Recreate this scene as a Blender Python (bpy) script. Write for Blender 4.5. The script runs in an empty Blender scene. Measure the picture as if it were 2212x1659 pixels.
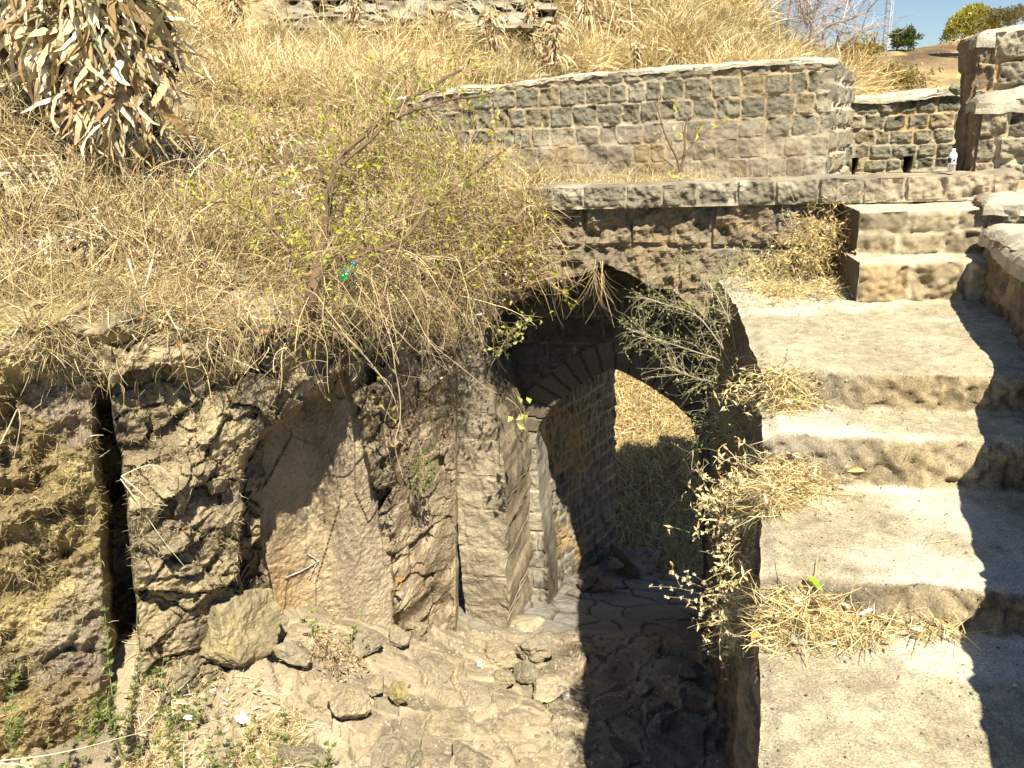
import bpy, math, random
import numpy as np
rng = np.random.default_rng(11); random.seed(5)
sc = bpy.context.scene; COL = sc.collection
# ------------------------------------------------------------------ camera
FPX = 1700.0; PITCH, ROLL = math.radians(18), math.radians(2.8)
F = np.array([0, math.cos(PITCH), -math.sin(PITCH)]); R0 = np.array([1., 0, 0]); U0 = np.cross(R0, F)
R = math.cos(ROLL)*R0-math.sin(ROLL)*U0; U = math.cos(ROLL)*U0+math.sin(ROLL)*R0
def ray(x, y):
    x = np.asarray(x, float)[..., None]; y = np.asarray(y, float)[..., None]
    return F+(x-1106)/FPX*R-(y-829.5)/FPX*U
def onY(x, y, Y):
    d = ray(x, y); return d*(np.asarray(Y, float)/d[..., 1])[..., None]
def onz(x, y, z):
    d = ray(x, y); return d*(np.asarray(z, float)/d[..., 2])[..., None]
def onplane(x, y, P0, n):
    d = ray(x, y); return d*((P0@n)/(d@n))[..., None]
def proj(P):
    d = P@F; return 1106+FPX*(P@R)/d, 829.5-FPX*(P@U)/d
cd = bpy.data.cameras.new('camera'); cam = bpy.data.objects.new('camera', cd); COL.objects.link(cam)
cd.sensor_width = 36; cd.lens = 36*FPX/2212; cd.clip_end = 6000; cd.clip_start = .02
from mathutils import Matrix, Vector
cam.matrix_world = Matrix(((R[0], U[0], -F[0], 0), (R[1], U[1], -F[1], 0), (R[2], U[2], -F[2], 0), (0, 0, 0, 1)))
sc.camera = cam
# ------------------------------------------------------------------ numpy noise
def _h(ix, iy, iz, s):
    with np.errstate(over='ignore'):
        h = (ix.astype(np.uint32)*np.uint32(374761393)+iy.astype(np.uint32)*np.uint32(668265263)+iz.astype(np.uint32)*np.uint32(2147483647)+np.uint32(s*974711+7))
        h = (h ^ (h >> np.uint32(13)))*np.uint32(1274126177); h = (h ^ (h >> np.uint32(15)))*np.uint32(2246822519); h ^= h >> np.uint32(16)
    return h.astype(np.float64)/4294967295.
def vn(P, s=0):
    P = np.asarray(P, float); I = np.floor(P).astype(np.int64); f = P-I; f = f*f*(3-2*f)
    x, y, z = I[..., 0], I[..., 1], I[..., 2]; r = 0
    for a in (0, 1):
        for b in (0, 1):
            for c in (0, 1):
                w = (f[..., 0] if a else 1-f[..., 0])*(f[..., 1] if b else 1-f[..., 1])*(f[..., 2] if c else 1-f[..., 2])
                r = r+w*_h(x+a, y+b, z+c, s)
    return r*2-1
def fbm(P, sc_=1., o=4, s=0, g=.5):
    P = np.asarray(P)*sc_; r = 0; a = 1; t = 0
    for k in range(o):
        r = r+a*vn(P, s+k*17); t += a; a *= g; P = P*2.03+11.3
    return r/t*1.6
def worley(P, sc_=1., s=0):
    P = np.asarray(P, float)*sc_; I = np.floor(P).astype(np.int64)
    f1 = np.full(P.shape[:-1], 9.); f2 = f1.copy(); idc = np.zeros(P.shape[:-1])
    for a in (-1, 0, 1):
        for b in (-1, 0, 1):
            for c in (-1, 0, 1):
                x, y, z = I[..., 0]+a, I[..., 1]+b, I[..., 2]+c
                d = np.sqrt((x+_h(x, y, z, s)-P[..., 0])**2+(y+_h(x, y, z, s+1)-P[..., 1])**2+(z+_h(x, y, z, s+2)-P[..., 2])**2)
                m = d < f1; f2 = np.where(m, f1, np.minimum(f2, d)); idc = np.where(m, _h(x, y, z, s+3), idc); f1 = np.where(m, d, f1)
    return f1, f2, idc
def facets(P, sc_=1., s=0, tilt=.5):
    """angular blocks: every cell has its own offset and slope"""
    P = np.asarray(P, float)*sc_; I = np.floor(P).astype(np.int64); f1 = np.full(P.shape[:-1], 9.); f2 = f1.copy(); h = np.zeros(P.shape[:-1])
    for a in (-1, 0, 1):
        for b in (-1, 0, 1):
            for c in (-1, 0, 1):
                x, y, z = I[..., 0]+a, I[..., 1]+b, I[..., 2]+c; rel = np.stack([P[..., 0]-x-_h(x, y, z, s), P[..., 1]-y-_h(x, y, z, s+1), P[..., 2]-z-_h(x, y, z, s+2)], -1)
                d = np.sqrt((rel**2).sum(-1)); hh = (_h(x, y, z, s+3)-.5)+tilt*2*((_h(x, y, z, s+4)-.5)*rel[..., 0]+(_h(x, y, z, s+5)-.5)*rel[..., 1]+(_h(x, y, z, s+6)-.5)*rel[..., 2])*2
                m = d < f1; f2 = np.where(m, f1, np.minimum(f2, d)); h = np.where(m, hh, h); f1 = np.where(m, d, f1)
    return h, f2-f1
def ss(x, a, b):
    t = np.clip((np.asarray(x, float)-a)/(b-a), 0, 1); return t*t*(3-2*t)
def mix(a, b, t):
    a = np.asarray(a, float); b = np.asarray(b, float); t = np.asarray(t)[..., None]; return a*(1-t)+b*t
def sdf(px, py, poly):
    poly = np.asarray(poly, float); d = np.full(np.shape(px), 1e9); ins = np.zeros(np.shape(px), bool)
    for i in range(len(poly)):
        a = poly[i]; b = poly[(i+1) % len(poly)]; e = b-a; wx = px-a[0]; wy = py-a[1]
        t = np.clip((wx*e[0]+wy*e[1])/(e@e+1e-12), 0, 1); d = np.minimum(d, np.hypot(wx-e[0]*t, wy-e[1]*t))
        c = ((a[1] <= py) != (b[1] <= py)); 
        with np.errstate(divide='ignore', invalid='ignore'):
            xi = a[0]+(py-a[1])/(b[1]-a[1]+1e-15)*e[0]
        ins ^= c & (px < xi)
    return np.where(ins, -d, d)
class RBF:
    def __init__(s, P, v, sm=1e-3):
        s.P = np.asarray(P, float); n = len(s.P); D = np.linalg.norm(s.P[:, None]-s.P[None], axis=2)
        A = np.zeros((n+3, n+3)); A[:n, :n] = D+np.eye(n)*sm; A[:n, n] = 1; A[:n, n+1:] = s.P; A[n:, :n] = A[:n, n:].T
        s.w = np.linalg.solve(A, np.r_[v, 0, 0, 0])
    def __call__(s, x, y):
        r = s.w[len(s.P)]+s.w[len(s.P)+1]*x+s.w[len(s.P)+2]*y
        for p, w in zip(s.P, s.w): r = r+w*np.hypot(x-p[0], y-p[1])
        return r
# ------------------------------------------------------------------ mesh helpers
def mesh_obj(name, V, Q, mat, col=None, parent=None, smooth=False, tris=None):
    V = np.asarray(V, np.float32).reshape(-1, 3); me = bpy.data.meshes.new(name)
    Q = np.asarray(Q, np.int32) if Q is not None and len(Q) else np.zeros((0, 4), np.int32)
    T = np.asarray(tris, np.int32) if tris is not None and len(tris) else np.zeros((0, 3), np.int32)
    me.vertices.add(len(V)); me.vertices.foreach_set('co', V.ravel())
    L = np.concatenate([Q.ravel(), T.ravel()]); me.loops.add(len(L)); me.loops.foreach_set('vertex_index', L)
    st = np.concatenate([np.arange(len(Q))*4, len(Q)*4+np.arange(len(T))*3]).astype(np.int32)
    me.polygons.add(len(st)); me.polygons.foreach_set('loop_start', st)
    me.polygons.foreach_set('use_smooth', np.full(len(st), smooth, bool))
    me.update(calc_edges=True); me.validate()
    if col is not None:
        at = me.color_attributes.new('Col', 'FLOAT_COLOR', 'POINT')
        c = np.ones((len(V), 4), np.float32); c[:, :3] = np.asarray(col, np.float32).reshape(-1, 3) if np.ndim(col) > 1 else col
        at.data.foreach_set('color', c.ravel())
    me.materials.append(mat); o = bpy.data.objects.new(name, me); COL.objects.link(o)
    if parent is not None: o.parent = parent
    return o
def tag(o, label=None, cat=None, group=None, kind=None):
    if label: o['label'] = label
    if cat: o['category'] = cat
    if group: o['group'] = group
    if kind: o['kind'] = kind
    return o
def empty(name, loc=(0, 0, 0)):
    o = bpy.data.objects.new(name, None); COL.objects.link(o); o.location = loc; o.empty_display_size = .1; return o
def childof(o, root):
    o.parent = root; o.matrix_parent_inverse = Matrix.Translation(root.location).inverted(); return o
def gridq(n, m, keep=None):
    i, j = np.meshgrid(np.arange(n-1), np.arange(m-1), indexing='ij'); a = i*m+j
    q = np.stack([a, a+m, a+m+1, a+1], -1)
    if keep is not None: return q[keep]
    return q.reshape(-1, 4)
def compact(V, Q, C=None, Q2=None):
    u, inv = np.unique(Q.ravel(), return_inverse=True)
    return V[u], inv.reshape(Q.shape), (C[u] if C is not None else None)
def orient(V, Q, d):
    a = V[Q[:, 1]]-V[Q[:, 0]]; b = V[Q[:, 3]]-V[Q[:, 0]]; n = np.cross(a, b).sum(0)
    return Q[:, ::-1] if n@d < 0 else Q
def solidify(V, Q, C, back, jit=.016):
    """thickness: push every boundary edge back by vector 'back' and close with a coarse back sheet"""
    E = np.concatenate([Q[:, [0, 1]], Q[:, [1, 2]], Q[:, [2, 3]], Q[:, [3, 0]]]); S = np.sort(E, 1)
    key = S[:, 0].astype(np.int64)*len(V)+S[:, 1]; u, idx, cnt = np.unique(key, return_index=True, return_counts=True)
    B = E[idx[cnt == 1]]; bv = np.unique(B); n0 = len(V); K = max(2, int(np.linalg.norm(back)/.05)); K = min(K, 32)
    Vs = [V]; Cs = [C]; Qs = [Q]; mp = np.zeros(n0, np.int64)
    prev = {}; prevmap = np.arange(n0)
    for k in range(1, K+1):
        m = np.full(n0, -1); m[bv] = n0+(k-1)*len(bv)+np.arange(len(bv))
        P = V[bv]+np.asarray(back)*k/K
        if k < K: P = P+np.stack([vn(P*9, 3), vn(P*9, 4), vn(P*9, 5)], -1)*jit
        Vs.append(P); Cs.append((C[bv]*.5+C.mean(0)*.5)*(1+.3*fbm(P, 7, 3, 6)[:, None]))
        Qs.append(np.stack([prevmap[B[:, 1]], prevmap[B[:, 0]], m[B[:, 0]], m[B[:, 1]]], -1)); prevmap = m
    Vb = V+np.asarray(back); n1 = n0+K*len(bv); mb = n1+np.arange(n0); mb[bv] = prevmap[bv]
    Vs.append(Vb); Cs.append(C); Qs.append(mb[Q[:, ::-1]])
    return np.concatenate(Vs), np.concatenate(Qs), np.concatenate(Cs)
# ------------------------------------------------------------------ materials
def surf(name, rough=.9, speck=.25, sscale=60, bump=.4, bscale=40, bdist=.01, stain=.15, spec=.2):
    m = bpy.data.materials.new(name); m.use_nodes = True; nt = m.node_tree; N = nt.nodes; L = nt.links
    b = N['Principled BSDF']; b.inputs['Roughness'].default_value = rough; b.inputs['Specular IOR Level'].default_value = spec
    at = N.new('ShaderNodeAttribute'); at.attribute_name = 'Col'; tc = N.new('ShaderNodeTexCoord')
    n1 = N.new('ShaderNodeTexNoise'); n1.inputs['Scale'].default_value = sscale; n1.inputs['Detail'].default_value = 5; n1.inputs['Roughness'].default_value = .65
    n2 = N.new('ShaderNodeTexNoise'); n2.inputs['Scale'].default_value = 3.1; n2.inputs['Detail'].default_value = 6; n2.inputs['Roughness'].default_value = .6
    L.new(tc.outputs['Object'], n1.inputs['Vector']); L.new(tc.outputs['Object'], n2.inputs['Vector'])
    def mr(src, lo, hi):
        r = N.new('ShaderNodeMapRange'); r.inputs['From Min'].default_value = .28; r.inputs['From Max'].default_value = .72
        r.inputs['To Min'].default_value = lo; r.inputs['To Max'].default_value = hi; L.new(src, r.inputs['Value']); return r.outputs['Result']
    mu = N.new('ShaderNodeMath'); mu.operation = 'MULTIPLY'; L.new(mr(n1.outputs['Fac'], 1-speck, 1+speck), mu.inputs[0]); L.new(mr(n2.outputs['Fac'], 1-stain, 1+stain), mu.inputs[1])
    vm = N.new('ShaderNodeVectorMath'); vm.operation = 'SCALE'; L.new(at.outputs['Color'], vm.inputs[0]); L.new(mu.outputs[0], vm.inputs['Scale'])
    L.new(vm.outputs['Vector'], b.inputs['Base Color'])
    if bump > 0:
        n3 = N.new('ShaderNodeTexNoise'); n3.inputs['Scale'].default_value = bscale; n3.inputs['Detail'].default_value = 6; n3.inputs['Roughness'].default_value = .7
        L.new(tc.outputs['Object'], n3.inputs['Vector'])
        bp = N.new('ShaderNodeBump'); bp.inputs['Strength'].default_value = bump; bp.inputs['Distance'].default_value = bdist
        L.new(n3.outputs['Fac'], bp.inputs['Height']); L.new(bp.outputs['Normal'], b.inputs['Normal'])
    return m
def leafmat(name, trans=.25, rough=.6):
    m = bpy.data.materials.new(name); m.use_nodes = True; nt = m.node_tree; N = nt.nodes; L = nt.links
    b = N['Principled BSDF']; b.inputs['Roughness'].default_value = rough; b.inputs['Specular IOR Level'].default_value = .25
    at = N.new('ShaderNodeAttribute'); at.attribute_name = 'Col'; L.new(at.outputs['Color'], b.inputs['Base Color'])
    if trans > 0:
        t = N.new('ShaderNodeBsdfTranslucent'); L.new(at.outputs['Color'], t.inputs['Color']); mx = N.new('ShaderNodeMixShader'); mx.inputs[0].default_value = trans
        L.new(b.outputs[0], mx.inputs[1]); L.new(t.outputs[0], mx.inputs[2]); L.new(mx.outputs[0], N['Material Output'].inputs[0])
    return m
def plain(name, col, rough=.5, **k):
    m = bpy.data.materials.new(name); m.use_nodes = True; N = m.node_tree.nodes; b = N['Principled BSDF']; b.inputs['Roughness'].default_value = rough
    n = N.new('ShaderNodeTexNoise'); n.inputs['Scale'].default_value = 30; r = N.new('ShaderNodeMixRGB'); r.inputs[1].default_value = (*[c*.85 for c in col], 1); r.inputs[2].default_value = (*[min(1, c*1.12) for c in col], 1)
    m.node_tree.links.new(n.outputs['Fac'], r.inputs[0]); m.node_tree.links.new(r.outputs[0], b.inputs['Base Color'])
    for a, v in k.items(): b.inputs[a.replace('_', ' ')].default_value = v
    return m
M_rock = surf('rough_rock', speck=.3, sscale=45, bump=.7, bscale=35, bdist=.02)
M_mason = surf('basalt_masonry', speck=.22, sscale=55, bump=.5, bscale=60, bdist=.008)
M_step = surf('cement_steps', speck=.55, sscale=130, bump=.8, bscale=75, bdist=.01, stain=.1)
M_grnd = surf('sandy_ground', speck=.2, sscale=70, bump=.6, bscale=50, bdist=.012, stain=.12)
M_lime = surf('lime_cap', speck=.18, sscale=50, bump=.8, bscale=45, bdist=.015, stain=.08)
M_smooth = surf('smooth_rock', speck=.3, sscale=75, bump=.8, bscale=55, bdist=.014)
M_soil = surf('dry_soil', speck=.35, sscale=12, bump=.5, bscale=9, bdist=.06, stain=.3)
M_grass = leafmat('dry_grass', .2, .7)
M_leaf = leafmat('green_leaf', .35, .5)
M_twig = leafmat('twig_bark', 0, .85)
# ------------------------------------------------------------------ strand / leaf batches
class Strands:
    """ribbons (flat) or thin three-sided tubes along polylines"""
    def __init__(s): s.V = []; s.Q = []; s.C = []; s.n = 0
    def ribbons(s, P, w, c, prof=None, side=None, tipc=None):
        P = np.asarray(P, float); n, K, _ = P.shape; w = np.broadcast_to(w, (n,)); c = np.broadcast_to(c, (n, 3))
        T = np.gradient(P, axis=1); T /= np.linalg.norm(T, axis=2, keepdims=True)+1e-9
        if side is None: side = rng.normal(size=(n, 3))
        S = np.cross(T, side[:, None, :]); S /= np.linalg.norm(S, axis=2, keepdims=True)+1e-9
        if prof is None: prof = np.linspace(1, .25, K)
        o = S*(w[:, None, None]*np.asarray(prof)[None, :, None])*.5
        V = np.stack([P-o, P+o], 2).reshape(-1, 3); b = (np.arange(n)*K*2)[:, None]+np.arange(K-1)[None]*2
        s.Q.append((np.stack([b, b+1, b+3, b+2], -1).reshape(-1, 4))+s.n)
        cc = np.repeat(c[:, None], K*2, 1)
        if tipc is not None:
            t = np.repeat(np.linspace(0, 1, K), 2)[None, :, None]; cc = cc*(1-t)+np.broadcast_to(tipc, (n, 3))[:, None]*t
        s.V.append(V); s.C.append(cc.reshape(-1, 3)); s.n += len(V)
    def tubes(s, P, w, c, prof=None, sides=3):
        P = np.asarray(P, float); n, K, _ = P.shape; w = np.broadcast_to(w, (n,)); c = np.broadcast_to(c, (n, 3))
        T = np.gradient(P, axis=1); T /= np.linalg.norm(T, axis=2, keepdims=True)+1e-9
        a = np.cross(T, np.array([.3, .2, .93])+rng.normal(size=(n, 1, 3))*.3); a /= np.linalg.norm(a, axis=2, keepdims=True)+1e-9; b2 = np.cross(T, a)
        if prof is None: prof = np.linspace(1, .35, K)
        r = (w[:, None]*np.asarray(prof)[None])[..., None]*.5
        ring = [P+r*(math.cos(q)*a+math.sin(q)*b2) for q in np.arange(sides)*2*math.pi/sides]
        V = np.stack(ring, 2).reshape(-1, 3); base = (np.arange(n)*K*sides)[:, None]+np.arange(K-1)[None]*sides
        for k in range(sides):
            k2 = (k+1) % sides; s.Q.append(np.stack([base+k, base+k2, base+k2+sides, base+k+sides], -1).reshape(-1, 4)+s.n)
        s.V.append(V); s.C.append(np.repeat(c[:, None], K*sides, 1).reshape(-1, 3)); s.n += len(V)
    def leaves(s, P, D, L, w, c, fold=.25):
        """pointed leaves at P along D: two half blades folded along the midrib"""
        P = np.asarray(P, float); n = len(P); D = D/(np.linalg.norm(D, axis=1, keepdims=True)+1e-9)
        S = np.cross(D, rng.normal(size=(n, 3))); S /= np.linalg.norm(S, axis=1, keepdims=True)+1e-9; N_ = np.cross(D, S)
        L = np.broadcast_to(L, (n,))[:, None]; w = np.broadcast_to(w, (n,))[:, None]; c = np.broadcast_to(c, (n, 3))
        dr = N_*L*.12
        pts = [P, P+D*L*.4+S*w*.5+N_*w*fold, P+D*L*.45+dr*.3, P+D*L*.4-S*w*.5+N_*w*fold, P+D*L-dr]
        V = np.stack(pts, 1).reshape(-1, 3); b = np.arange(n)*5+s.n
        s.Q.append(np.stack([b, b+1, b+4, b+2], -1)); s.Q.append(np.stack([b, b+2, b+4, b+3], -1))
        s.V.append(V); s.C.append(np.repeat(c[:, None], 5, 1).reshape(-1, 3)); s.n += len(V)
    def make(s, name, mat, parent=None):
        if not s.V: return None
        o = mesh_obj(name, np.concatenate(s.V), np.concatenate(s.Q), mat, np.concatenate(s.C))
        if parent is not None: childof(o, parent)
        return o
def pick(cols, n, var=.18):
    c = np.asarray(cols, float)[rng.integers(0, len(cols), n)]; return np.clip(c*(1+rng.normal(size=(n, 1))*var), .005, .95)
GRASS = [(.66, .53, .27), (.74, .62, .36), (.56, .43, .21), (.80, .70, .46), (.46, .34, .16), (.68, .54, .28)]
TWIG = [(.62, .49, .27), (.50, .37, .19), (.74, .62, .38), (.34, .22, .11), (.66, .52, .27)]
GREEN = [(.30, .36, .05), (.40, .42, .07), (.22, .30, .05), (.46, .46, .12)]
DGREEN = [(.10, .16, .045), (.14, .20, .05), (.20, .24, .08), (.26, .28, .10)]
STRAW = [(.86, .72, .38), (.92, .80, .48), (.74, .56, .26), (.5, .36, .17), (.82, .66, .34)]
def curve(P0, D, L, K, bend, grav=0., wig=.0):
    """n polylines from P0 along D (unit-ish) of length L with random bend"""
    n = len(P0); D = D/(np.linalg.norm(D, axis=1, keepdims=True)+1e-9); P = [P0]; d = D.copy(); B = rng.normal(size=(n, 3))*bend
    L = np.broadcast_to(L, (n,))[:, None]
    for k in range(K-1):
        d = d+B/(K-1)+np.array([0, 0, -grav])/(K-1)
        if wig: d = d+rng.normal(size=(n, 3))*wig
        d /= np.linalg.norm(d, axis=1, keepdims=True)+1e-9; P.append(P[-1]+d*L/(K-1))
    return np.stack(P, 1)
# ------------------------------------------------------------------ masonry relief
def masonry_uv(u, v, rows, wlo, whi, seed, mort=.02, wav=.012):
    """returns edge distance (m), stone id random, for (u,v) with course heights list rows measured from v=0 upward"""
    P = np.stack([u, v, np.zeros_like(u)], -1)
    v2 = v+vn(P*2.3, seed)*wav+vn(P*9, seed+1)*wav*.35; u2 = u+vn(P*4, seed+2)*wav+vn(P*13, seed+8)*wav*.5
    cum = np.concatenate([[0], np.cumsum(rows)]); k = np.clip(np.searchsorted(cum, v2, side='right')-1, 0, len(rows)-1)
    dv = np.minimum(v2-cum[k], cum[k+1]-v2); du = np.zeros_like(u); sid = np.zeros_like(u); r = np.random.default_rng(seed)
    for i in range(len(rows)):
        j = [u.min()-1]; 
        while j[-1] < u.max()+1: j.append(j[-1]+r.uniform(wlo, whi))
        j = np.array(j); m = k == i
        if not m.any(): continue
        q = np.searchsorted(j, u2[m])-1; du[m] = np.minimum(u2[m]-j[q], j[q+1]-u2[m]); sid[m] = r.random(len(j))[q]
    rr = .03; a = np.clip(rr-du, 0, None); b = np.clip(rr-dv, 0, None)
    d = np.where((du < rr) & (dv < rr), rr-np.hypot(a, b), np.minimum(du, dv))
    return d-mort*(.5+.35*vn(P*11, seed+5)), sid, k
def mason_face(u, v, rows, wlo, whi, seed, stone, mortar, depth=.03, mort=.02, mossy=None, rough=1.):
    d, sid, k = masonry_uv(u, v, rows, wlo, whi, seed, mort)
    P = np.stack([u, v, sid*37], -1); P0 = np.stack([u, v, np.zeros_like(u)], -1)
    m = ss(d, 0, .012); tilt = (vn(np.stack([sid*91, k*3.1, sid*0], -1), seed)*.5)
    chip = np.abs(fbm(P, 7, 3, seed+3)); crag = fbm(P, 16, 3, seed+4)
    h = m*(depth+(sid-.5)*.022*rough+tilt*.01+(.012*crag-.022*chip*chip*2+.008*fbm(P, 38, 3, seed+12))*rough)+(1-m)*(fbm(P0, 20, 4, seed+6)*.012)
    cst = np.asarray(stone)*(.78+.45*sid[..., None])*(1+.2*fbm(P, 6, 5, seed+7)[..., None])*(1-.25*ss(chip, .3, .7)[..., None])
    warm = ss(vn(np.stack([sid*53, sid*17+k, sid], -1)*3, seed), .1, .8)[..., None]; cst = cst*(1+warm*np.array([.25, .12, -.05]))
    cm = np.asarray(mortar)*(1+.25*fbm(P0, 14, 3, seed+9)[..., None])
    if mossy is not None:
        t = ss(fbm(P0, 1.7, 3, seed+11), -.1, .5); cm = mix(cm, mossy, t*.7)
    return h, mix(cm, cst, m)
def plane_wall(name, P0, P1, z0, z1, res, thick, face, mask=None, back=None, mat=None, parent=None, topfn=None, rot=0):
    """vertical wall from P0 to P1 (plan), front face towards the camera side; face(u,v)->h,col ; mask(u,v)->sdf (<0 is solid)"""
    P0 = np.array([P0[0], P0[1], 0.]); P1 = np.array([P1[0], P1[1], 0.]); W = np.linalg.norm(P1-P0); t = (P1-P0)/W; n = np.array([t[1], -t[0], 0])
    nu = max(3, int(W/res)+1); nv = max(3, int((z1-z0)/res)+1); u, v = np.meshgrid(np.linspace(0, W, nu), np.linspace(0, z1-z0, nv), indexing='ij')
    if topfn is not None: v = v/(z1-z0)*(topfn(u)-z0)
    h, c = face(u, v); 
    keep = None
    if mask is not None:
        s = mask(u, v); e = 1e-3; gu = (mask(u+e, v)-mask(u-e, v))/(2*e); gv = (mask(u, v+e)-mask(u, v-e))/(2*e)
        snap = (np.abs(s) < res*.9); u = np.where(snap, u-s*gu, u); v = np.where(snap, v-s*gv, v)
        sc_ = (s[:-1, :-1]+s[1:, :-1]+s[:-1, 1:]+s[1:, 1:])/4; keep = sc_ < 0
    V = P0+u[..., None]*t+v[..., None]*np.array([0, 0, 1.])+h[..., None]*n; V[..., 2] += z0
    Q = gridq(nu, nv, keep); V = V.reshape(-1, 3); c = np.broadcast_to(c, (nu, nv, 3)).reshape(-1, 3)
    V, Q, c = compact(V, Q, c); Q = orient(V, Q, n)
    bk = -n*thick if back is None else np.asarray(back)
    V, Q, c = solidify(V, Q, c, bk)
    return mesh_obj(name, V, Q, mat or M_mason, c, parent)
def rock_mesh(name, c, r, seed, col, mat=None, flat=.7, ang=.35, parent=None, rotz=0, sub=4, tilt=(0, 0)):
    """an angular boulder: subdivided cube sphere cut by random planes and roughened"""
    n = 2**sub+1; a = np.linspace(-1, 1, n); faces = []; V = []; Q = []; o = 0
    for ax in range(3):
        for sg in (-1, 1):
            x, y = np.meshgrid(a, a, indexing='ij'); P = np.zeros((n, n, 3)); P[..., ax] = sg; P[..., (ax+1) % 3] = x*sg; P[..., (ax+2) % 3] = y
            V.append(P.reshape(-1, 3)); Q.append(gridq(n, n)+o); o += n*n
    V = np.concatenate(V); V /= np.linalg.norm(V, axis=1, keepdims=True); Q = np.concatenate(Q)
    _, first, inv = np.unique(np.round(V, 5), axis=0, return_index=True, return_inverse=True); V = V[first]; Q = [inv.reshape(-1)[Q]]; r_ = np.random.default_rng(seed)
    d = V.copy(); rad = np.ones(len(V))
    for k in range(13):
        nn = r_.normal(size=3); nn /= np.linalg.norm(nn); h = r_.uniform(.42, .9); q = d@nn; rad = np.minimum(rad, np.where(q > .05, h/np.maximum(q, .05), 9))
    rad = rad*(1+ang*.22*fbm(d+seed*3.7, 2.2, 4, seed)+.07*fbm(d+seed, 6, 4, seed+2))
    V = d*rad[:, None]*np.asarray(r); cz, sz = math.cos(rotz), math.sin(rotz); V = V@np.array([[cz, sz, 0], [-sz, cz, 0], [0, 0, 1]])
    cx, sx = math.cos(tilt[0]), math.sin(tilt[0]); V = V@np.array([[1, 0, 0], [0, cx, sx], [0, -sx, cx]])
    C = np.asarray(col)*(1+.25*fbm(d+seed, 2.5, 4, seed+5)[:, None]); lich = ss(fbm(d+seed*2, 3, 3, seed+8), .15, .7)[:, None]*np.array([.06, .045, 0.]); C = C+lich
    me = mesh_obj(name, V, np.concatenate(Q), mat or M_rock, C, parent, smooth=False); me.location = c
    return me
# ================================================================== LIGHT
TS = np.array([.22, -.72, 1.]); TS /= np.linalg.norm(TS)          # towards the sun
el = math.asin(TS[2]); az = math.atan2(TS[0], TS[1])
w = bpy.data.worlds.new('World'); sc.world = w; w.use_nodes = True; wn = w.node_tree.nodes
sky = wn.new('ShaderNodeTexSky'); sky.sky_type = 'NISHITA'; sky.sun_disc = False; sky.sun_elevation = el; sky.sun_rotation = az; sky.altitude = 600; sky.dust_density = .6; sky.air_density = 1.0; sky.ozone_density = 3.0
bg = wn['Background']; bg.inputs[1].default_value = .062; w.node_tree.links.new(sky.outputs[0], bg.inputs[0])
sd = bpy.data.lights.new('sun', 'SUN'); sd.energy = 5.0; sd.angle = math.radians(.5); sd.color = (1, .915, .73); so = bpy.data.objects.new('sun', sd); COL.objects.link(so)
so.rotation_mode = 'QUATERNION'; so.rotation_quaternion = Vector(TS).to_track_quat('Z', 'Y')
sc.cycles.diffuse_bounces = 1; sc.cycles.max_bounces = 6; sc.view_settings.view_transform = 'Standard'; sc.view_settings.look = 'None'; sc.view_settings.exposure = .93; sc.view_settings.gamma = 1
# ================================================================== GROUND of the sunken path
gp = [(-300, 1900, 2.4), (0, 1900, 3.3), (300, 1659, 3.8), (300, 1400, 4.3), (450, 1480, 4.3), (600, 1659, 3.8), (600, 1440, 4.6), (700, 1370, 5.0), (830, 1390, 5.1), (1000, 1440, 5.35),
      (1120, 1400, 6.2), (1190, 1372, 6.45), (1270, 1659, 4.1), (1555, 1659, 4.35), (1200, 1500, 5.2), (1500, 1400, 6.0), (1000, 1659, 3.95), (1400, 1290, 7.7), (1260, 1315, 7.4), (1500, 1320, 7.3), (800, 1900, 2.9), (1300, 1900, 3.1)]
G3 = np.array([onY(a, b, c) for a, b, c in gp]); Gz = RBF(G3[:, :2], G3[:, 2], .02)
def ground_z(X, Y):
    z = Gz(X, Y); P = np.stack([X, Y, np.zeros_like(X)], -1)
    f1, f2, idc = worley(P+.06*np.stack([fbm(P, 3, 2, 1), fbm(P, 3, 2, 2), 0*X], -1), 2.3, 5)
    sl = ss(f2-f1, .0, .14); tun = ss(Y, 6.2, 6.6)
    sl = ss(f2-f1, .0, .08); FG, eg = facets(P+.04*np.stack([fbm(P, 6, 3, 3), fbm(P, 6, 3, 4), 0*X], -1), 2.6, 33, .7); z = z+(1-tun)*(.045*FG-.03*(1-ss(eg, 0, .06)))+(.03+.04*(1-tun))*(idc-.5)*sl+.02*sl+.05*fbm(P, 1.4, 4, 7)*(1-tun)+.012*fbm(P, 11, 4, 8)+sl*.02*fbm(P, 4, 4, 9)-(.5*np.abs(fbm(P, 2.1, 3, 10))*.08)*(1-tun)
    return z, sl, idc, P
X, Y = np.meshgrid(np.linspace(-4.2, 3.0, 400), np.linspace(.6, 9.2, 470), indexing='ij')
z, sl, idc, P = ground_z(X, Y); sand = ss(fbm(P, 1.1, 3, 12), -.35, .25)
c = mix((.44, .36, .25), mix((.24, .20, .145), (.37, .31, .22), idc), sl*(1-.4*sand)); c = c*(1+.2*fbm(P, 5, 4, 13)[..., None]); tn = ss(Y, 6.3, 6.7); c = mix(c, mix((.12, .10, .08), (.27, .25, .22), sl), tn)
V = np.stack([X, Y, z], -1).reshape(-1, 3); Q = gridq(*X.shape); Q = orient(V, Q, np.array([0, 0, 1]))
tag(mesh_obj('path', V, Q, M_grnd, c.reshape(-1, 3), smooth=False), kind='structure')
def gz(x, y): return float(ground_z(np.array([x*1.]), np.array([y*1.]))[0][0])
PATCH = {'path': (X, Y, V.reshape(X.shape+(3,)))}; GP_ = V; GX_, GY_ = proj(V); GM_ = V[:, 1] < 8.2
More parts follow.
